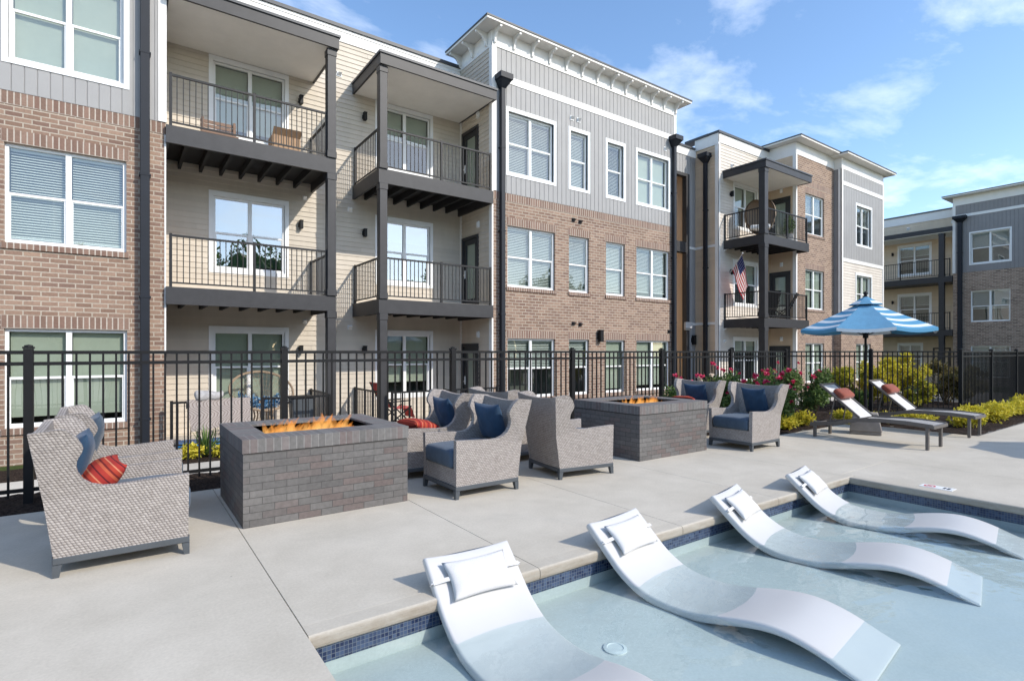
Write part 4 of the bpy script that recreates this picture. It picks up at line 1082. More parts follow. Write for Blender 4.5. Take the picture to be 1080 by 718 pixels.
for i, (k, x, y, rz, lab) in enumerate(CH):
    c = chair0 if i == 0 else copy_tree(chair0)
    c.location = (x, y, 0); c.rotation_euler = (0, 0, rz); c['label'] = lab; chairs[k] = (x, y, rz)
def on_chair(k, loc, rx=0, ry=0, rz=0):
    x, y, a = chairs[k]
    return Matrix.Translation((x, y, 0)) @ Matrix.Rotation(a, 4, 'Z') @ Matrix.Translation(loc) @ Matrix.Rotation(rz, 4, 'Z') @ Matrix.Rotation(ry, 4, 'Y') @ Matrix.Rotation(rx, 4, 'X')
NAVY = 'navy throw pillows on the armchairs'
def back_pillow(k, label, dy=0, w=.46, tilt=-72, roll=0, mat='pillow_navy', h=.46):
    pillow(label, mat, h, w, .17, on_chair(k, (.065, dy, .70), 0, R(tilt), R(roll)), hash(label) % 50 if False else len(label), NAVY)
back_pillow('A', 'navy pillow on the nearest armchair, behind the striped red pillow', .02)
back_pillow('B', 'slate blue pillow edge on in the armchair by the left fence', .0, w=.52, mat='cushion_slate', h=.50)
back_pillow('C', 'navy pillow upright in the armchair that faces the front fire pit alone', -.03, roll=5)
back_pillow('D', 'navy pillow standing behind the red striped pillow at the front fire pit', .03)
back_pillow('G', 'navy pillow in the armchair before the red roses', .02, roll=-8)
back_pillow('H', 'navy pillow in the armchair behind the far fire pit', .0)
RED = 'striped red throw pillows'
pillow('red and black striped pillow in the nearest armchair at the left', 'pillow_red_stripe', .40, .40, .20, on_chair('A', (.185, -.09, .575), R(4), R(-38), R(6)), 4, RED)
pillow('red striped pillow lying before a navy pillow at the front fire pit', 'pillow_red_stripe', .46, .46, .17, on_chair('D', (.40, .02, .565), 0, R(-16), R(10)), 9, RED)
pillow('red pillow just showing over the arm of the armchair seen from behind', 'pillow_red_stripe', .44, .44, .17, on_chair('F', (.35, -.12, .60), R(10), R(-30), R(12)), 14, RED)
pillow('red pillow sliver in the armchair behind the far fire pit', 'pillow_red_stripe', .44, .44, .16, on_chair('H', (.34, .0, .58), 0, R(-30), 0), 21, RED)

# ------------------------------------------------------------------ fire pits
def make_pit(loc, label):
    rt = root('fire_pit', label, 'fire pit', loc, group='grey brick fire pits')
    X, Y, H = .75, .66, .75; ch = .125; ox, oy = .52, .36
    b = MB()
    for s_ in (-1, 1):
        b.box(-X, X, *sorted((s_ * Y, s_ * (Y - .15))), 0, H - ch); b.box(*sorted((s_ * X, s_ * (X - .15))), -Y + .15, Y - .15, 0, H - ch)
    # centre the courses on each pit
    b.build('brick_wall', 'brick_grey', rt)
    c = MB(); e = .008; z0, z1 = H - ch + .008, H
    # cap ring in four pieces butted end to end, bricks on edge
    def cap(x0, x1, y0, y1, along):
        k = MB(); k.box(x0, x1, y0, y1, z0, z1)
        for i, f in enumerate(k.f):
            n = (k.v[f[1]] - k.v[f[0]]).cross(k.v[f[2]] - k.v[f[0]]); a = max(range(3), key=lambda q: abs(n[q]))
            pts = [k.v[q] for q in f]
            # V runs along the ring so each brick is one short row
            if a == 2: uv = [((p.y - y0, p.x) if along == 'x' else (p.x - x0, p.y)) for p in pts]
            elif a == 1: uv = [(p.z - z0 + .05, p.x) for p in pts]
            else: uv = [(p.z - z0 + .05, p.y) for p in pts]
            c.face(pts, uv=uv)
    cap(-X - e, X + e, -Y - e, -oy, 'x'); cap(-X - e, X + e, oy, Y + e, 'x'); cap(-X - e, -ox, -oy, oy, 'y'); cap(ox, X + e, -oy, oy, 'y')
    c.build('brick_cap', 'brick_grey_cap', rt)
    g = MB(); g.box(-X + .012, X - .012, -Y + .012, Y - .012, H - ch - .004, H - ch + .0075); g.build('shadow_joint', 'metal_black', rt)
    w = MB()
    w.face([(-ox, -oy, .5), (ox, -oy, .5), (ox, -oy, H - .02), (-ox, -oy, H - .02)]); w.face([(-ox, oy, .5), (ox, oy, .5), (ox, oy, H - .02), (-ox, oy, H - .02)])
    w.face([(-ox, -oy, .5), (-ox, oy, .5), (-ox, oy, H - .02), (-ox, -oy, H - .02)]); w.face([(ox, -oy, .5), (ox, oy, .5), (ox, oy, H - .02), (ox, -oy, H - .02)])
    w.face([(-ox, -oy, .6), (ox, -oy, .6), (ox, oy, .6), (-ox, oy, .6)])
    w.build('burner_pan', 'metal_black', rt)
    r = MB(); rg = random.Random(3)
    for i in range(170):
        x, y, s_ = rg.uniform(-ox + .04, ox - .04), rg.uniform(-oy + .04, oy - .04), rg.uniform(.022, .04)
        a = rg.uniform(0, PI)
        r.lathe([(0, -s_ * .7), (s_ * .9, -s_ * .2), (s_ * .75, s_ * .4), (0, s_ * .8)], 5, (x, y, .625), sx=rg.uniform(.8, 1.2), sy=rg.uniform(.8, 1.2))
    r.build('lava_rock', 'lava_rock', rt)
    return rt
def flames(rt, seed, n=46, hmax=.30):
    f = MB(); rg = random.Random(seed)
    for i in range(n):
        x = rg.uniform(-.46, .34); y = rg.gauss(0, .07); h = hmax * rg.uniform(.3, 1) * (1 - abs(x + .0) * .55); r = rg.uniform(.014, .034); ph = rg.uniform(0, 6)
        K = 7; pts, rad = [], []
        for k in range(K + 1):
            t = k / K
            pts.append((x + math.sin(ph + t * 4) * .04 * t + .05 * t, y + math.cos(ph + t * 3.3) * .03 * t, .63 + h * t)); rad.append(max(.002, r * (math.sin(PI * (t * .78 + .22)) ** .8)))
        b0 = len(f.uv); f.tube(pts, rad, 7, cap=False)
        f.uv[b0:] = [(u, min(1, v / max(h, .01))) for u, v in f.uv[b0:]]
    return f.build('flame', 'flame', rt)
p1 = make_pit((1.57, 5.72, 0), 'grey brick fire pit with tall orange flames, nearer of the two, between armchairs')
flames(p1, 5, 90, .25)
p2 = make_pit((6.465, 5.68, 0), 'grey brick fire pit farther back, low flames, in front of the rose bed')
flames(p2, 8, 60, .22)

# ------------------------------------------------------------------ loungers standing in the pool
def make_pool_lounger():
    """long axis -Y, head at y=0; origin on the pool floor under the head"""
    rt = root('pool_lounger', 'x', 'pool lounger', group='white moulded loungers standing in the pool')
    top = [(0, .445), (.10, .352), (.2, .258), (.3, .172), (.42, .102), (.55, .062), (.70, .050), (.85, .058), (1.0, .088), (1.14, .122), (1.28, .147), (1.40, .152), (1.52, .136), (1.64, .102), (1.75, .058), (1.86, .018)]
    # smooth the profile
    def cat(p, t):
        k = t * (len(p) - 1); i = min(len(p) - 2, int(k)); f = k - i
        P = lambda j: Vector(p[max(0, min(len(p) - 1, j))])
        a, b, c, d = P(i - 1), P(i), P(i + 1), P(i + 2)
        return .5 * ((2 * b) + (c - a) * f + (2 * a - 5 * b + 4 * c - d) * f * f + (3 * b - a - 3 * c + d) * f ** 3)
    W2 = .315; m = MB(); n = 52
    def ring(b, k=1.0):
        """rounded rectangular section of the shell at station b, dished on top"""
        s_, z = cat(top, b); s2, z2 = cat(top, min(1, b + .01)); s0, z0 = cat(top, max(0, b - .01))
        tx, tz = s2 - s0, z2 - z0; L = math.hypot(tx, tz); nx, nz = tz / L, -tx / L
        th = .060 if b < .45 else .060 - .022 * min(1, (b - .45) / .5)
        dishk = .016 * (1 if b < .5 else max(0, 1 - (b - .5) * 4)); r = .020; out = []
        def P(u, w):
            q = u / W2; w2 = th / 2 + (w - th / 2) * k
            return Vector((u * (1 - .012 * (1 - k)), -(s_ + nx * w2), max(.004 + .004 * (w < th / 2), z + nz * w2 - dishk * (1 - q * q))))
        U = W2 - r
        for i in range(11): out.append(P(-U + 2 * U * i / 10, 0))
        for i in range(1, 4): a_ = PI / 2 * i / 4; out.append(P(U + r * math.sin(a_), r - r * math.cos(a_)))
        out += [P(W2, r), P(W2, th - r)]
        for i in range(1, 4): a_ = PI / 2 * i / 4; out.append(P(U + r * math.cos(a_), th - r + r * math.sin(a_)))
        for i in range(11): out.append(P(U - 2 * U * i / 10, th))
        for i in range(1, 4): a_ = PI / 2 * i / 4; out.append(P(-U - r * math.sin(a_), th - r + r * math.cos(a_)))
        out += [P(-W2, th - r), P(-W2, r)]
        for i in range(1, 4): a_ = PI / 2 * i / 4; out.append(P(-U - r * math.cos(a_), r - r * math.sin(a_)))
        return out
    st_ = [(0, .25), (.0015, .7), (.005, .93)] + [(.011 + .978 * i / n, 1) for i in range(n + 1)] + [(.995, .93), (.9985, .7), (1, .25)]
    rs = [ring(*q) for q in st_]; N = len(rs[0])
    for A, B in zip(rs, rs[1:]):
        for i in range(N): j = (i + 1) % N; m.face([A[i], B[i], B[j], A[j]], smooth=True)
    m.face(rs[0], smooth=True); m.face(list(reversed(rs[-1])), smooth=True)
    m.build('shell', 'lounger_shell', rt, weld=True)
    pm = pillow_mesh(.46, .255, .08, 6); h = pm.build('headrest_pillow', 'pillow_white', rt, weld=True)
    ang = math.atan2(.36 - .545, .2)       # slope of the head section
    h.location = (.0, -.168, .328); h.rotation_euler = (-ang * 1.0, 0, 0)
    for sx in (-1, 1):
        st = MB()
        for (ax, az), (bx, bz) in (((.19, -.004), (.26, -.012)), ((.26, -.012), (.313, -.020)), ((.313, -.020), (.314, -.055))): st.bar((sx * ax, .02, az), (sx * bx, .02, bz), .026, .006, up=(0, 0, 1) if ax < .32 else (1, 0, 0))
        st.build('strap', 'pillow_white', h)
    return rt
pl0 = make_pool_lounger()
PL = [(1.87, 3.13, R(-3), 'white pool lounger nearest the camera, its foot end leaving the frame'), (3.21, 3.09, R(7.5), 'second white pool lounger from the camera, whole curve and foot end in view'),
      (4.68, 3.05, R(13), 'third white pool lounger from the camera, between two others'), (6.12, 3.10, R(11), 'farthest white pool lounger, next to the corner of the pool')]
for i, (x, y, rz, lab) in enumerate(PL):
    o = pl0 if i == 0 else copy_tree(pl0)
    o.location = (x, y, FLOOR_Z); o.rotation_euler = (0, 0, rz); o['label'] = lab
d = MB(); d.lathe([(.07, 0), (.07, .008), (.05, .012), (.046, .008), (0, .008)], 20); o = d.build('pool_drain', 'drain_plastic'); o.location = (1.62, 1.62, FLOOR_Z); o.location = (2.36, 2.26, FLOOR_Z); tag(o, 'round white drain cover on the pool floor', 'drain')
mk = root('depth_marker', 'white tile marker with small red and black symbols on the right pool edge', 'marker', (7.30, 2.16, 0))
a = MB(); a.box(-.075, .075, -.15, .15, -.004, .004); a.build('plate', 'plastic_white', mk)
a = MB()
for k in range(20):
    t0, t1 = 2 * PI * k / 20, 2 * PI * (k + 1) / 20; r0, r1 = .038, .055; cy = .07
    a.face([(r0 * math.cos(t0), cy + r0 * math.sin(t0), .0055), (r1 * math.cos(t0), cy + r1 * math.sin(t0), .0055), (r1 * math.cos(t1), cy + r1 * math.sin(t1), .0055), (r0 * math.cos(t1), cy + r0 * math.sin(t1), .0055)])
a.face([(-.035, .04, .0058), (-.028, .034, .0058), (.035, .1, .0058), (.028, .106, .0058)])
a.build('red_symbol', 'sign_red', mk)
a = MB(); a.box(-.04, .04, -.075, -.055, .0042, .006); a.box(-.04, .04, -.115, -.09, .0042, .006); a.build('black_symbol', 'sign_black', mk)

# ------------------------------------------------------------------ deck loungers, umbrella
def make_deck_lounger():
    """foot end at -Y; origin on the ground under the foot legs"""
    rt = root('chaise_lounge', 'x', 'sun lounger', group='grey sling loungers on the deck')
    W2 = .30; f = MB()
    for s_ in (-1, 1):
        x = s_ * (W2 - .02)
        pts = [(x, -.04, .36), (x, .3, .385), (x, .7, .385), (x, 1.0, .36), (x, 1.35, .265), (x, 1.75, .215)]
        for p, q in zip(pts, pts[1:]): f.bar(p, q, .035, .062)
    for y, z in ((-.04, .35), (1.74, .212)): f.bar((-W2 + .0, y, z), (W2, y, z), .04, .05)
    f.build('frame', 'aluminium_brown', rt, bevel=.004)
    for s_ in (-1, 1):
        for y, h in ((.03, .35), (1.68, .19)):
            l = MB(); l.box(s_ * (W2 - .02) - .028, s_ * (W2 - .02) + .028, y - .02, y + .02, 0, h); l.build('leg', 'aluminium_brown', rt, bevel=.004)
    s_ = MB(); s_.grid(lambda a, b: ((a * 2 - 1) * (W2 - .04), -.03 + 1.03 * b, .375 + .022 * math.sin(PI * min(1, b * 1.2)) - .012 * (1 - (a * 2 - 1) ** 2)), 6, 10); s_.grid(lambda a, b: ((a * 2 - 1) * (W2 - .04), -.03 + 1.03 * b, .36 + .022 * math.sin(PI * min(1, b * 1.2))), 6, 10, flip=True)
    s_.build('seat_sling', 'sling_grey', rt)
    b = MB(); A = Vector((0, .98, .40)); D = Vector((0, .60, .50)).normalized(); Nn = Vector((0, -D.z, D.y))
    b.grid(lambda a, c: A + D * (.80 * c) + Vector(((a * 2 - 1) * (W2 - .045), 0, 0)) - Nn * (.014 * (1 - (a * 2 - 1) ** 2)), 6, 8); b.grid(lambda a, c: A + D * (.80 * c) + Vector(((a * 2 - 1) * (W2 - .045), 0, 0)) - Nn * .02, 6, 8, flip=True)
    bo = b.build('back_sling', 'sling_back', rt)
    k = MB()
    for q in (-1, 1):
        v = Vector((q * (W2 - .045), 0, 0)); k.bar(A + v, A + v + D * .82, .03, .035)
        k.bar(A + v * .95 + D * .5, Vector((q * (W2 - .05), 1.45, .25)), .018, .018)
    k.bar(A + D * .81 - Vector((W2 - .05, 0, 0)), A + D * .81 + Vector((W2 - .05, 0, 0)), .03, .03)
    k.build('back_frame', 'aluminium_brown', rt, bevel=.003)
    return rt
dl0 = make_deck_lounger()
for i, (x, y, rz, lab) in enumerate([(10.2, 3.03, R(0), 'grey sling lounger nearer the pool, right of the umbrella base'), (12.22, 3.05, R(0), 'grey sling lounger farther right, close to the yellow shrubs')]):
    o = dl0 if i == 0 else copy_tree(dl0)
    o.location = (x, y, 0); o.rotation_euler = (0, 0, rz); o['label'] = lab
    D = Vector((0, .60, .50)).normalized(); c = Vector((x, y, 0)) + Vector((0, .98, .40)) + D * .50 + Vector((0, -D.z, D.y)) * .065
    h = MB(); soft_box(h, -.225, .225, -.105, .105, -.048, .048, .045, .012, 10, .004, i)
    p = h.build('headrest_pillow', 'pillow_rust', weld=True); p.matrix_world = Matrix.Translation(c) @ Matrix.Rotation(math.atan2(D.z, D.y), 4, 'X')
    tag(p, ('rust red headrest pillow on the lounger nearer the pool', 'rust red headrest pillow on the lounger by the yellow shrubs')[i], 'pillow', 'rust red headrest pillows')

def make_umbrella(loc, label, face):
    rt = root('patio_umbrella', label, 'umbrella', loc, face, group='blue and white patio umbrellas')
    b = MB(); b.box(-.24, .24, -.24, .24, 0, .06)
    b.hexa([Vector(p) for p in ((-.25, -.25, .06), (.25, -.25, .06), (.25, .25, .06), (-.25, .25, .06), (-.19, -.19, .38), (.19, -.19, .38), (.19, .19, .38), (-.19, .19, .38))])
    b.build('base', 'stone_base', rt, bevel=.012)
    p = MB(); p.tube([(0, 0, .38), (0, 0, 2.5)], .021, 10); p.tube([(0, 0, .38), (0, 0, .62)], .032, 10); p.build('pole', 'metal_black', rt)
    N = 8; zr, zt, rr, r0 = 1.90, 2.43, 1.10, .2
    def pt(k, f, drop=0):
        a = 2 * PI * k / N + PI / N; r = r0 + (rr - r0) * f
        z = zt - .10 - (zt - .10 - zr) * (f ** .96) + .0
        return Vector((r * math.cos(a), r * math.sin(a), z - drop))
    c = MB()
    for k in range(N):
        mi = 0 if k % 2 == 1 else 1
        def fn(a, b, k=k):
            p = pt(k, b).lerp(pt(k + 1, b), a); p.z -= .035 * b * math.sin(PI * a); return p
        c.grid(fn, 6, 8, mi=mi, uvfn=lambda a, b: (a, b * 1.15 + .02), smooth=False)
        c.grid(lambda a, v, fn=fn: fn(a, 1) - Vector((0, 0, .055 * v)), 6, 1, mi=1, uvfn=lambda a, v, mi=mi: (a, (.20 + v * .03) if mi == 0 else (.02 + v * .05)), smooth=False)
    c.build('canopy', ['canopy_blue', 'canopy_stripe'], rt, weld=True)
    v = MB()
    for k in range(N):
        mi = 0 if k % 2 == 1 else 1
        q = lambda kk, r, z: Vector((r * math.cos(2 * PI * kk / N + PI / N), r * math.sin(2 * PI * kk / N + PI / N), z))
        v.face([q(k, .28, zt - .085), q(k + 1, .28, zt - .085), q(k + 1, .04, zt + .06), q(k, .04, zt + .06)], mi=mi, uv=[(0, .3), (1, .3), (1, 0), (0, 0)])
    v.build('vent_canopy', ['canopy_blue', 'canopy_stripe'], rt)
    for k in range(N):
        r_ = MB(); r_.bar(Vector((0, 0, zt - .04)), pt(k, .99) - Vector((0, 0, .02)), .016, .02); m_ = pt(k, .5); r_.bar(Vector((0, 0, 1.78)), m_ - Vector((0, 0, .03)), .012, .014); r_.build('rib', 'metal_black', rt)
    f = MB(); f.lathe([(.0, .06), (.03, .06), (.026, .10), (.04, .13), (.02, .16), (0, .17)], 10, (0, 0, zt)); f.build('finial', 'metal_black', rt)
    h = MB(); h.lathe([(.045, 1.74), (.045, 1.82), (.022, 1.83)], 10); h.build('hub', 'metal_black', rt)
    return rt
FACE = math.atan2(-4.35, -11) - PI / 2
make_umbrella((11.05, 4.35, 0), 'blue and white striped umbrella open above the deck loungers', FACE)
make_umbrella((12.5, -.6, 0), 'second blue umbrella beyond the right edge, known by its shadow on the deck', FACE + .5)

# ------------------------------------------------------------------ plants
def foliage(rng, blobs, n, size, aspect=.55, mb=None):
    mb = mb or MB()
    tot = sum(b[3] * b[4] * b[5] for b in blobs) or 1
    for cx, cy, cz, rx, ry, rz in blobs:
        k = int(n * rx * ry * rz / tot)
        for _ in range(k):
            d = Vector((rng.gauss(0, 1), rng.gauss(0, 1), rng.gauss(0, 1))).normalized() * (rng.random() ** .45)
            mb.leaf((cx + d.x * rx, cy + d.y * ry, max(.01, cz + d.z * rz)), size, rng, aspect)
    return mb
def stems(rng, n, h, spread, mb=None, r=.008):
    mb = mb or MB()
    for _ in range(n):
        a = rng.uniform(0, 2 * PI); s_ = spread * rng.uniform(.2, 1); hh = h * rng.uniform(.6, 1)
        mb.tube([(0, 0, -.02), (math.cos(a) * s_ * .4, math.sin(a) * s_ * .4, hh * .5), (math.cos(a) * s_, math.sin(a) * s_, hh)], [r, r * .8, r * .5], 5, cap=False)
    return mb
bl = MB(); rg = random.Random(11)
for k in range(16): bl.leaf((0, 0, 0), .058, rg, .85, up=.6)
bloom0 = bl.build('bloom', 'petal_red'); bloom0.hide_render = False
bl = MB()
for k in range(16): bl.leaf((0, 0, 0), .06, rg, .85, up=.6)
bloomc = bl.build('bloom', 'petal_cream')
first = {'petal_red': bloom0, 'petal_cream': bloomc}
def rose(x, y, h, w, nb, seed, label, mat='petal_red', cat='rose bush'):
    rng = random.Random(seed); rt = root('rose_bush', label, cat, (x, y, 0), group='rose bushes in the bed by the fence')
    blobs = [(rng.uniform(-w, w) * .6, rng.uniform(-w, w) * .6, h * rng.uniform(.25, .72), w * rng.uniform(.3, .55), w * rng.uniform(.3, .55), h * rng.uniform(.16, .28)) for _ in range(9)]
    foliage(rng, blobs, 3200, .07).build('foliage', 'leaf_rose', rt); st = stems(rng, 12, h * .95, w * .9)
    st.build('stem', 'plant_stem', rt)
    for i in range(nb):
        base = first[mat]
        b = base if base.parent is None else base.copy()
        if b is not base: COL.objects.link(b)
        a = rng.uniform(0, 2 * PI); r_ = w * math.sqrt(rng.random()) * 1.0
        b.parent = rt; b.location = (r_ * math.cos(a), r_ * math.sin(a), h * rng.uniform(.45, 1.08)); b.rotation_euler = (rng.uniform(-.6, .6), rng.uniform(-.6, .6), rng.uniform(0, 6)); s_ = rng.uniform(.65, 1.25); b.scale = (s_, s_, s_)
rose(9.05, 6.75, .98, .46, 13, 1, 'red rose bush at the left end of the bed, behind the far fire pit')
rose(9.75, 5.95, .86, .42, 9, 22, 'low red rose bush right behind the armchair in front of the bed')
rose(10.35, 6.8, 1.20, .5, 12, 3, 'tall rose bush topped with a row of red blooms above the armchair back')
rose(10.55, 5.85, 1.02, .46, 13, 4, 'red rose bush full of blooms just right of the armchair')
rose(11.35, 6.4, 1.1, .5, 11, 5, 'red rose bush half way between armchair and umbrella')
rose(12.35, 6.6, 1.22, .5, 10, 6, 'rose bush seen behind the raised lounger backrest')
rose(13.4, 6.35, 1.18, .5, 8, 7, 'rose bush at the fence corner with few red blooms')
rose(9.9, 7.0, 1.0, .35, 6, 9, 'rose bush with cream blooms close to the fence pickets', 'petal_cream')
def low_shrub(x, y, r, h, seed, label, mat='leaf_yellow', grp='low yellow shrubs along the bed', z=0.0, n=420):
    rng = random.Random(seed); rt = root('low_shrub', label, 'shrub', (x, y, z), group=grp)
    blobs = [(rng.uniform(-r, r) * .55, rng.uniform(-r, r) * .55, h * rng.uniform(.35, .7), r * .55, r * .55, h * .38) for _ in range(6)]
    foliage(rng, blobs, int(n * 1.4), .075, .5).build('foliage', mat, rt); stems(rng, 6, h * .7, r * .7, r=.005).build('stem', 'plant_stem', rt)
for i, (x, y, r, h, lab) in enumerate([
    (9.15, 5.42, .26, .24, 'low yellow green shrub next to the right armchair'), (9.72, 5.45, .25, .25, 'low yellow shrub second from the armchair at the bed edge'),
    (10.35, 5.55, .28, .27, 'low bright yellow shrub just left of the lounger legs'), (11.2, 5.5, .28, .27, 'low yellow shrub under the raised lounger backrest'),
    (12.3, 5.25, .26, .25, 'low yellow green shrub between the two loungers'), (13.2, 4.25, .3, .26, 'low yellow shrub beneath the farther lounger'),
    (12.75, 4.7, .25, .22, 'low yellow shrub half hidden by the farther lounger seat')]):
    low_shrub(x, y, r, h, 40 + i, lab)
for i in range(9):
    x = 13.55 + i * .72; low_shrub(x, 3.55 + .12 * math.sin(i * 2.1), .33, .36 + .04 * math.sin(i), 60 + i,
        ['first low yellow shrub of the right hand row, beside the lounger foot', 'second low yellow shrub of the right hand row', 'third low yellow shrub of the right hand row', 'fourth low yellow shrub of the right hand row', 'fifth low yellow shrub of the right hand row', 'sixth low yellow shrub of the right hand row', 'seventh low yellow shrub of the right hand row', 'eighth low yellow shrub of the right hand row', 'last low yellow shrub of the right hand row'][i], n=520)
def tall_shrub(x, y, r, h, seed, label, mat, n=1500, z=-.05):
    rng = random.Random(seed); rt = root('tall_shrub', label, 'shrub', (x, y, z), group='tall shrubs behind the far fence')
    blobs = []
    for _ in range(16):
        a = rng.uniform(0, 2 * PI); q = rng.random() ** .5; hh = h * rng.uniform(.25, .93)
        blobs.append((math.cos(a) * r * q * .8, math.sin(a) * r * q * .8, hh, r * .22, r * .22, h * rng.uniform(.09, .17)))
    foliage(rng, blobs, n * 2, .10, .42).build('foliage', mat, rt); stems(rng, 18, h * .95, r * .9, r=.009).build('stem', 'plant_stem', rt)
tall_shrub(15.9, 6.7, .55, 1.05, 80, 'yellow green tall shrub left end of the golden hedge behind the fence', 'leaf_gold_tall')
tall_shrub(16.7, 6.2, .6, 1.2, 81, 'golden yellow tall shrub in the middle of the hedge behind the fence', 'leaf_yellow')
tall_shrub(17.5, 5.9, .62, 1.42, 82, 'tallest golden shrub beside the thick fence post at the bend', 'leaf_yellow')
tall_shrub(17.0, 5.4, .4, .8, 83, 'golden shrub low in front of the hedge, seen through the pickets', 'leaf_gold_tall')
tall_shrub(19.2, 5.5, .7, 1.2, 84, 'olive brown tall shrub right of the fence bend', 'leaf_olive')
tall_shrub(21.2, 5.6, .7, 1.1, 85, 'thin olive shrub farthest right behind the fence', 'leaf_olive')
tall_shrub(15.4, 6.3, .35, .5, 86, 'low dark green shrub under the golden hedge', 'leaf_green', 600)
for i, (x, lab) in enumerate([(-.85, 'low yellow shrub outside the fence at the left edge'), (-.3, 'low yellow shrub outside the fence, behind the nearest armchair'), (.95, 'low yellow shrub outside the fence in front of the yucca'), (1.55, 'low yellow shrub outside the fence right of the yucca'), (2.7, 'low yellow shrub before the patio, hidden by flames'), (5.4, 'low yellow shrub before the red patio chair'), (9.6, 'low green shrub at the foot of the brick block')]):
    low_shrub(x, 11.2 + .15 * math.sin(i * 3), .27, .24, 90 + i, lab, 'leaf_yellow' if i < 6 else 'leaf_green', 'low shrubs outside the fence', GZ + .03)
yu = root('yucca', 'spiky green yucca outside the fence, left of the front fire pit', 'yucca', (1.22, 11.35, GZ + .03)); yl = MB(); rg = random.Random(5)
for k in range(70):
    a = rg.uniform(0, 2 * PI); el = rg.uniform(.5, 1.45); L = rg.uniform(.45, .68); d = Vector((math.cos(a) * math.cos(el), math.sin(a) * math.cos(el), math.sin(el))); t = d.cross(Vector((0, 0, 1))).normalized() * .014
    m_ = d * L * .55; e = d * L - Vector((0, 0, .10 * math.cos(el)))
    yl.face([-t, t, m_ + t * .9, m_ - t * .9]); yl.face([m_ - t * .9, m_ + t * .9, e])
yl.build('foliage', 'leaf_green', yu)
ll = root('landscape_light', 'small black spotlight lying low in the rose bed', 'garden light', (10.15, 5.75, .0)); a = MB(); a.tube([(0, 0, 0), (0, 0, .16)], .012, 6); a.build('stake', 'metal_black', ll); a = MB(); a.tube([(-.10, .02, .17), (-.02, 0, .19), (.13, -.02, .23)], [.045, .06, .07], 12); a.build('lamp_head', 'metal_black', ll)

# ------------------------------------------------------------------ things on the patios and balconies
pp = root('papasan_chair', 'round rattan chair with blue leaf cushion on the ground patio', 'chair', (2.55, 13.15, -.385)); PT = R(38)
def bowl(r, h): return lambda a, b: (lambda ang, q: Vector((q * r * math.cos(ang), q * r * math.sin(ang) * math.cos(PT) - (q * q * h) * math.sin(PT) * -1, .78 + q * r * math.sin(ang) * math.sin(PT) + q * q * h * math.cos(PT))))(2 * PI * a, b)
k = MB(); f = bowl(.66, .28); [k.tube([f(j / 40, q / 5) for q in range(6)], .003, 4, cap=False) for j in range(40)]; [k.tube([f(i / 28, rr_) for i in range(29)], .004, 4, cap=False) for rr_ in (.45, .6, .75, .88)]; k.tube([f(i / 28, 1) for i in range(29)], .028, 6, cap=False); k.tube([(.32 * math.cos(2 * PI * i / 16), .32 * math.sin(2 * PI * i / 16), .03) for i in range(17)], .025, 6, cap=False)
for i in range(6): k.tube([(.3 * math.cos(i * PI / 3), .3 * math.sin(i * PI / 3), .03), (.18 * math.cos(i * PI / 3), .18 * math.sin(i * PI / 3), .45), (.25 * math.cos(i * PI / 3), .25 * math.sin(i * PI / 3), .80)], .018, 5)
k.build('rattan_frame', 'rattan', pp)
k = MB(); rg = random.Random(4)
for i in range(700):
    q = rg.random() ** .6; p = f(.25 + rg.gauss(0, .5) if False else .5 + rg.random() * .5, q * .75); k.leaf(p + Vector((0, -.02, .06)), .07, rg, .5)
k.build('leaf_cushion', 'leaf_blue', pp)
rgc = MB(); P = lambda a, b: Vector((.98 + 1.12 * a + .08 * (b if b > 0 else 0) * (1 - a), 12.145 - .03 * b + .012 * math.sin(a * 14 + b * 2), .565 - b * (.62 - .12 * a)))
rgc.grid(P, 22, 8, uvfn=lambda a, b: (a * 1.1 + .1 * math.sin(b * 9), b * .65)); rgc.grid(lambda a, b: P(a, b) + Vector((0, .012, 0)), 22, 8, uvfn=lambda a, b: (a * 1.1, b * .65), flip=True); rgc.grid(lambda a, b: P(a, 0) + Vector((0, .012 + b * .10, -.0 - .18 * b * b)), 22, 3, uvfn=lambda a, b: (a * 1.1, -b * .2))
tag(rgc.build('striped_rug', 'rug_stripe'), 'brown striped rug hung over the black patio railing', 'rug')
k = MB(); soft_box(k, 1.12, 1.62, 12.10, 12.34, .55, .70, .06, .02, 10, .05, 7); tag(k.build('folded_blanket', 'blanket_grey', weld=True), 'grey folded blanket heaped on top of the hung rug', 'blanket')
k = MB(); k.box(.85, 1.9, 12.3, 12.9, -.384, -.30); tag(k.build('play_mat', 'mat_blue', bevel=.03, seg=2), 'bright blue flat mat on the patio beside the yucca', 'mat')
k = root('grey_planter_box', 'small dark grey bin at the right end of the left patio', 'bin', (3.3, 12.9, -.385)); a = MB(); a.hexa([Vector(p) for p in ((-.2, -.18, 0), (.2, -.18, 0), (.2, .18, 0), (-.2, .18, 0), (-.24, -.22, .82), (.24, -.22, .82), (.24, .22, .82), (-.24, .22, .82))]); a.build('body', 'chair_metal', k, bevel=.02); a = MB(); a.box(-.26, .26, -.24, .24, .822, .87); a.build('lid', 'metal_black', k, bevel=.015)
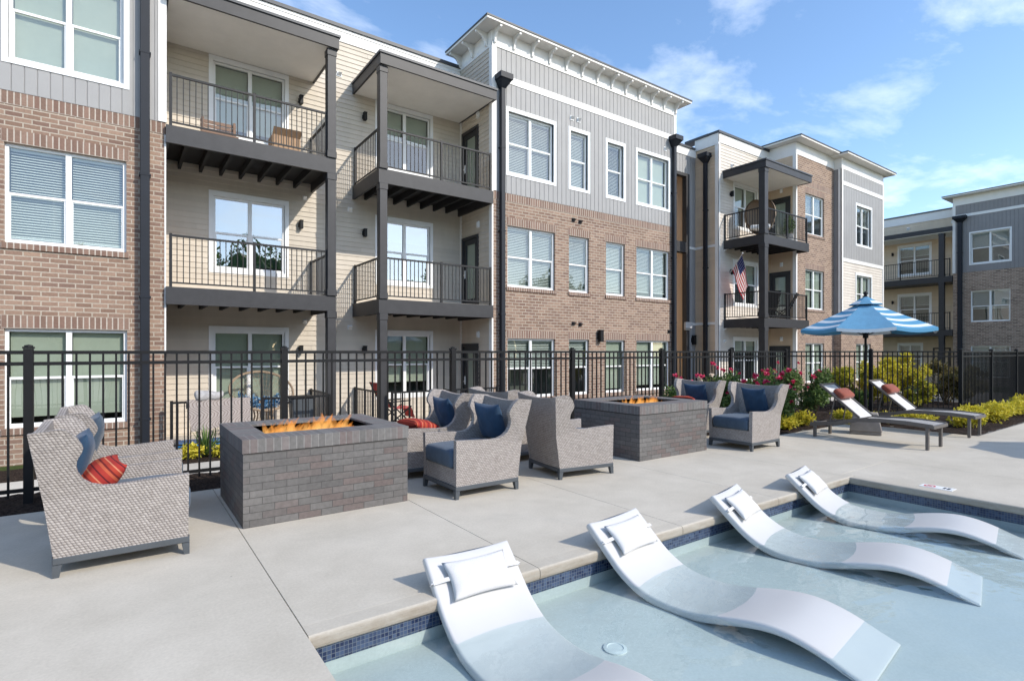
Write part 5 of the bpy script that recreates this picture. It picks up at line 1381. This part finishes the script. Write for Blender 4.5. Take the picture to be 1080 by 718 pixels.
def folding_chair(loc, rz, label, name='folding_chair', fab='red_sling'):
    rt = root(name, label, 'folding chair', loc, rz); f = MB()
    for s_ in (-1, 1):
        x = s_ * .27; f.bar((x, -.30, 0), (x, .36, .62), .022, .03); f.bar((x, .42, 0), (x, -.28, .48), .022, .03); f.bar((x, -.25, .62), (x, .42, .60), .03, .03); f.bar((x, .28, .45), (x, .62, 1.10), .022, .03)
    f.bar((-.27, -.28, .02), (.27, -.28, .02), .02, .02); f.bar((-.27, .4, .02), (.27, .4, .02), .02, .02); f.build('frame', 'metal_black', rt)
    s_ = MB(); s_.grid(lambda a, b: ((a * 2 - 1) * .25, -.28 + .55 * b, .46 - .05 * math.sin(PI * b)), 4, 6); s_.grid(lambda a, b: ((a * 2 - 1) * .25, -.28 - .12 * b, .46 - .30 * b), 4, 3); s_.build('seat', fab, rt)
    b = MB(); b.grid(lambda a, c: ((a * 2 - 1) * .25, .28 + .34 * c, .46 + .64 * c), 4, 6); b.build('backrest', fab, rt)
    return rt
folding_chair((5.75, 13.2, -.385), R(95), 'red reclining chair with black frame on the ground patio behind the railing')
folding_chair((20.9, 11.75, FL[2]), R(140), 'dark folding chair on the second floor balcony near the flag', fab='metal_black'); folding_chair((22.0, 11.8, FL[2]), R(200), 'dark folding chair at the right end of the balcony with the flag', fab='metal_black')
k = root('storage_bench', 'brown slatted bench by the window of the upper left balcony', 'bench', (1.75, 13.75, FL[3])); a = MB()
for i in range(5): a.box(-.36, .36, -.18 + i * .07, -.12 + i * .07, .42, .45)
for i in range(4): a.box(-.36, .36, .17, .20, .48 + i * .09, .55 + i * .09)
a.build('slat', 'mdf_brown', k)
for sx in (-.32, .32):
    for sy in (-.15, .16): a = MB(); a.box(sx - .025, sx + .025, sy - .025, sy + .025, 0, .42 if sy < 0 else .86); a.build('leg', 'mdf_brown', k)
k = root('cardboard_box', 'open brown cardboard box on the upper left balcony', 'box', (3.0, 13.2, FL[3])); a = MB(); a.box(-.3, .3, -.22, .22, .004, .48); a.build('body', 'cardboard', k); a = MB(); a.hexa([Vector(p) for p in ((-.3, -.22, .482), (.3, -.22, .482), (.3, -.21, .482), (-.3, -.21, .482), (-.3, -.36, .60), (.3, -.36, .60), (.3, -.35, .605), (-.3, -.35, .605))]); a.build('flap', 'cardboard', k)
k = root('egg_chair', 'tan round wicker egg chair on the top balcony beyond the breezeway', 'chair', (20.35, 11.75, FL[3]), R(-58)); a = MB()
eg = lambda r: (lambda u, v: Vector((r * math.sin(PI * (.06 + .94 * v)) * math.cos(PI * (u * 1.25 - .125)), .05 + r * .85 * math.sin(PI * (.06 + .94 * v)) * math.sin(PI * (u * 1.25 - .125)), .88 - r * 1.25 * math.cos(PI * (.06 + .94 * (1 - v))))))
a.grid(eg(.58), 22, 14); a.grid(eg(.54), 22, 14, flip=True); a.build('wicker_shell', 'rattan', k); a = MB(); soft_box(a, -.36, .36, -.25, .35, .40, .56, .06, .03, 10); a.build('seat_cushion', 'canvas_white', k, weld=True)
a = MB(); a.tube([(.38 * math.cos(2 * PI * i / 16), .38 * math.sin(2 * PI * i / 16), .025) for i in range(17)], .025, 6, cap=False); a.build('base_ring', 'metal_black', k)
k = root('potted_plant', 'leafy green potted plant at the right end of the top far balcony', 'plant', (22.0, 11.45, FL[3])); a = MB(); a.lathe([(0, 0), (.14, 0), (.19, .36), (.17, .36), (.16, .30), (0, .30)], 14); a.build('pot', 'lamp_box', k)
rg = random.Random(2); foliage(rg, [(0, 0, .72, .22, .22, .28), (.08, .02, .95, .16, .16, .2), (-.1, 0, .55, .18, .18, .2)], 420, .11, .4).build('foliage', 'leaf_green', k)
# flag on its staff, fixed to the wall of the second block
fl = root('national_flag', 'small red white and blue flag with stars and stripes on the second block', 'flag', (19.8, 12.68, 4.65)); B0, T0 = Vector((0, 0, 0)), Vector((-.85, -1.05, .52))
a = MB(); a.tube([B0, T0], .014, 8); a.lathe([(0, -.03), (.028, -.015), (.03, .01), (0, .03)], 8, T0 + Vector((0, 0, .02))); a.box(-.03, .03, -.02, .02, -.09, .06); a.build('staff', 'frame_white', fl)
def cloth(s_, f):
    p = B0.lerp(T0, .16 + .80 * s_); d = Vector((.24, -.08, -1)).normalized()
    q = p + d * (1.2 * f); q += Vector((.5, -.5, 0)) * (.05 * math.sin(f * 7 + s_ * 5) * f); q.x += .30 * f * (1 - s_); return q
fc = MB(); fl['label'] = 'small national flag with red and white stripes and a starry blue corner'
for i in range(13):
    s0, s1 = i / 13, (i + 1) / 13; mi = 0 if i % 2 == 0 else 1
    f0 = .42 if i >= 6 else 0
    for j in range(12):
        a0, a1 = f0 + (1 - f0) * j / 12, f0 + (1 - f0) * (j + 1) / 12; fc.face([cloth(s0, a0), cloth(s1, a0), cloth(s1, a1), cloth(s0, a1)], mi=mi, smooth=True)
for i in range(7):
    for j in range(5):
        s0, s1 = (6 + i) / 13, (7 + i) / 13; a0, a1 = .42 * j / 5, .42 * (j + 1) / 5; fc.face([cloth(s0, a0), cloth(s1, a0), cloth(s1, a1), cloth(s0, a1)], mi=2, smooth=True)
        c = cloth((s0 + s1) / 2, (a0 + a1) / 2); e1 = (cloth(s1, a0) - cloth(s0, a0)) * .28; e2 = (cloth(s0, a1) - cloth(s0, a0)) * .28; nn = e1.cross(e2).normalized() * .004
        for sg in (1, -1):
            fc.face([c + nn * sg + (e1 * math.cos(PI * q / 5) + e2 * math.sin(PI * q / 5)) * (1 if q % 2 == 0 else .42) for q in range(10)], mi=1)
fc.build('cloth', ['flag_red', 'flag_white', 'flag_blue'], fl)
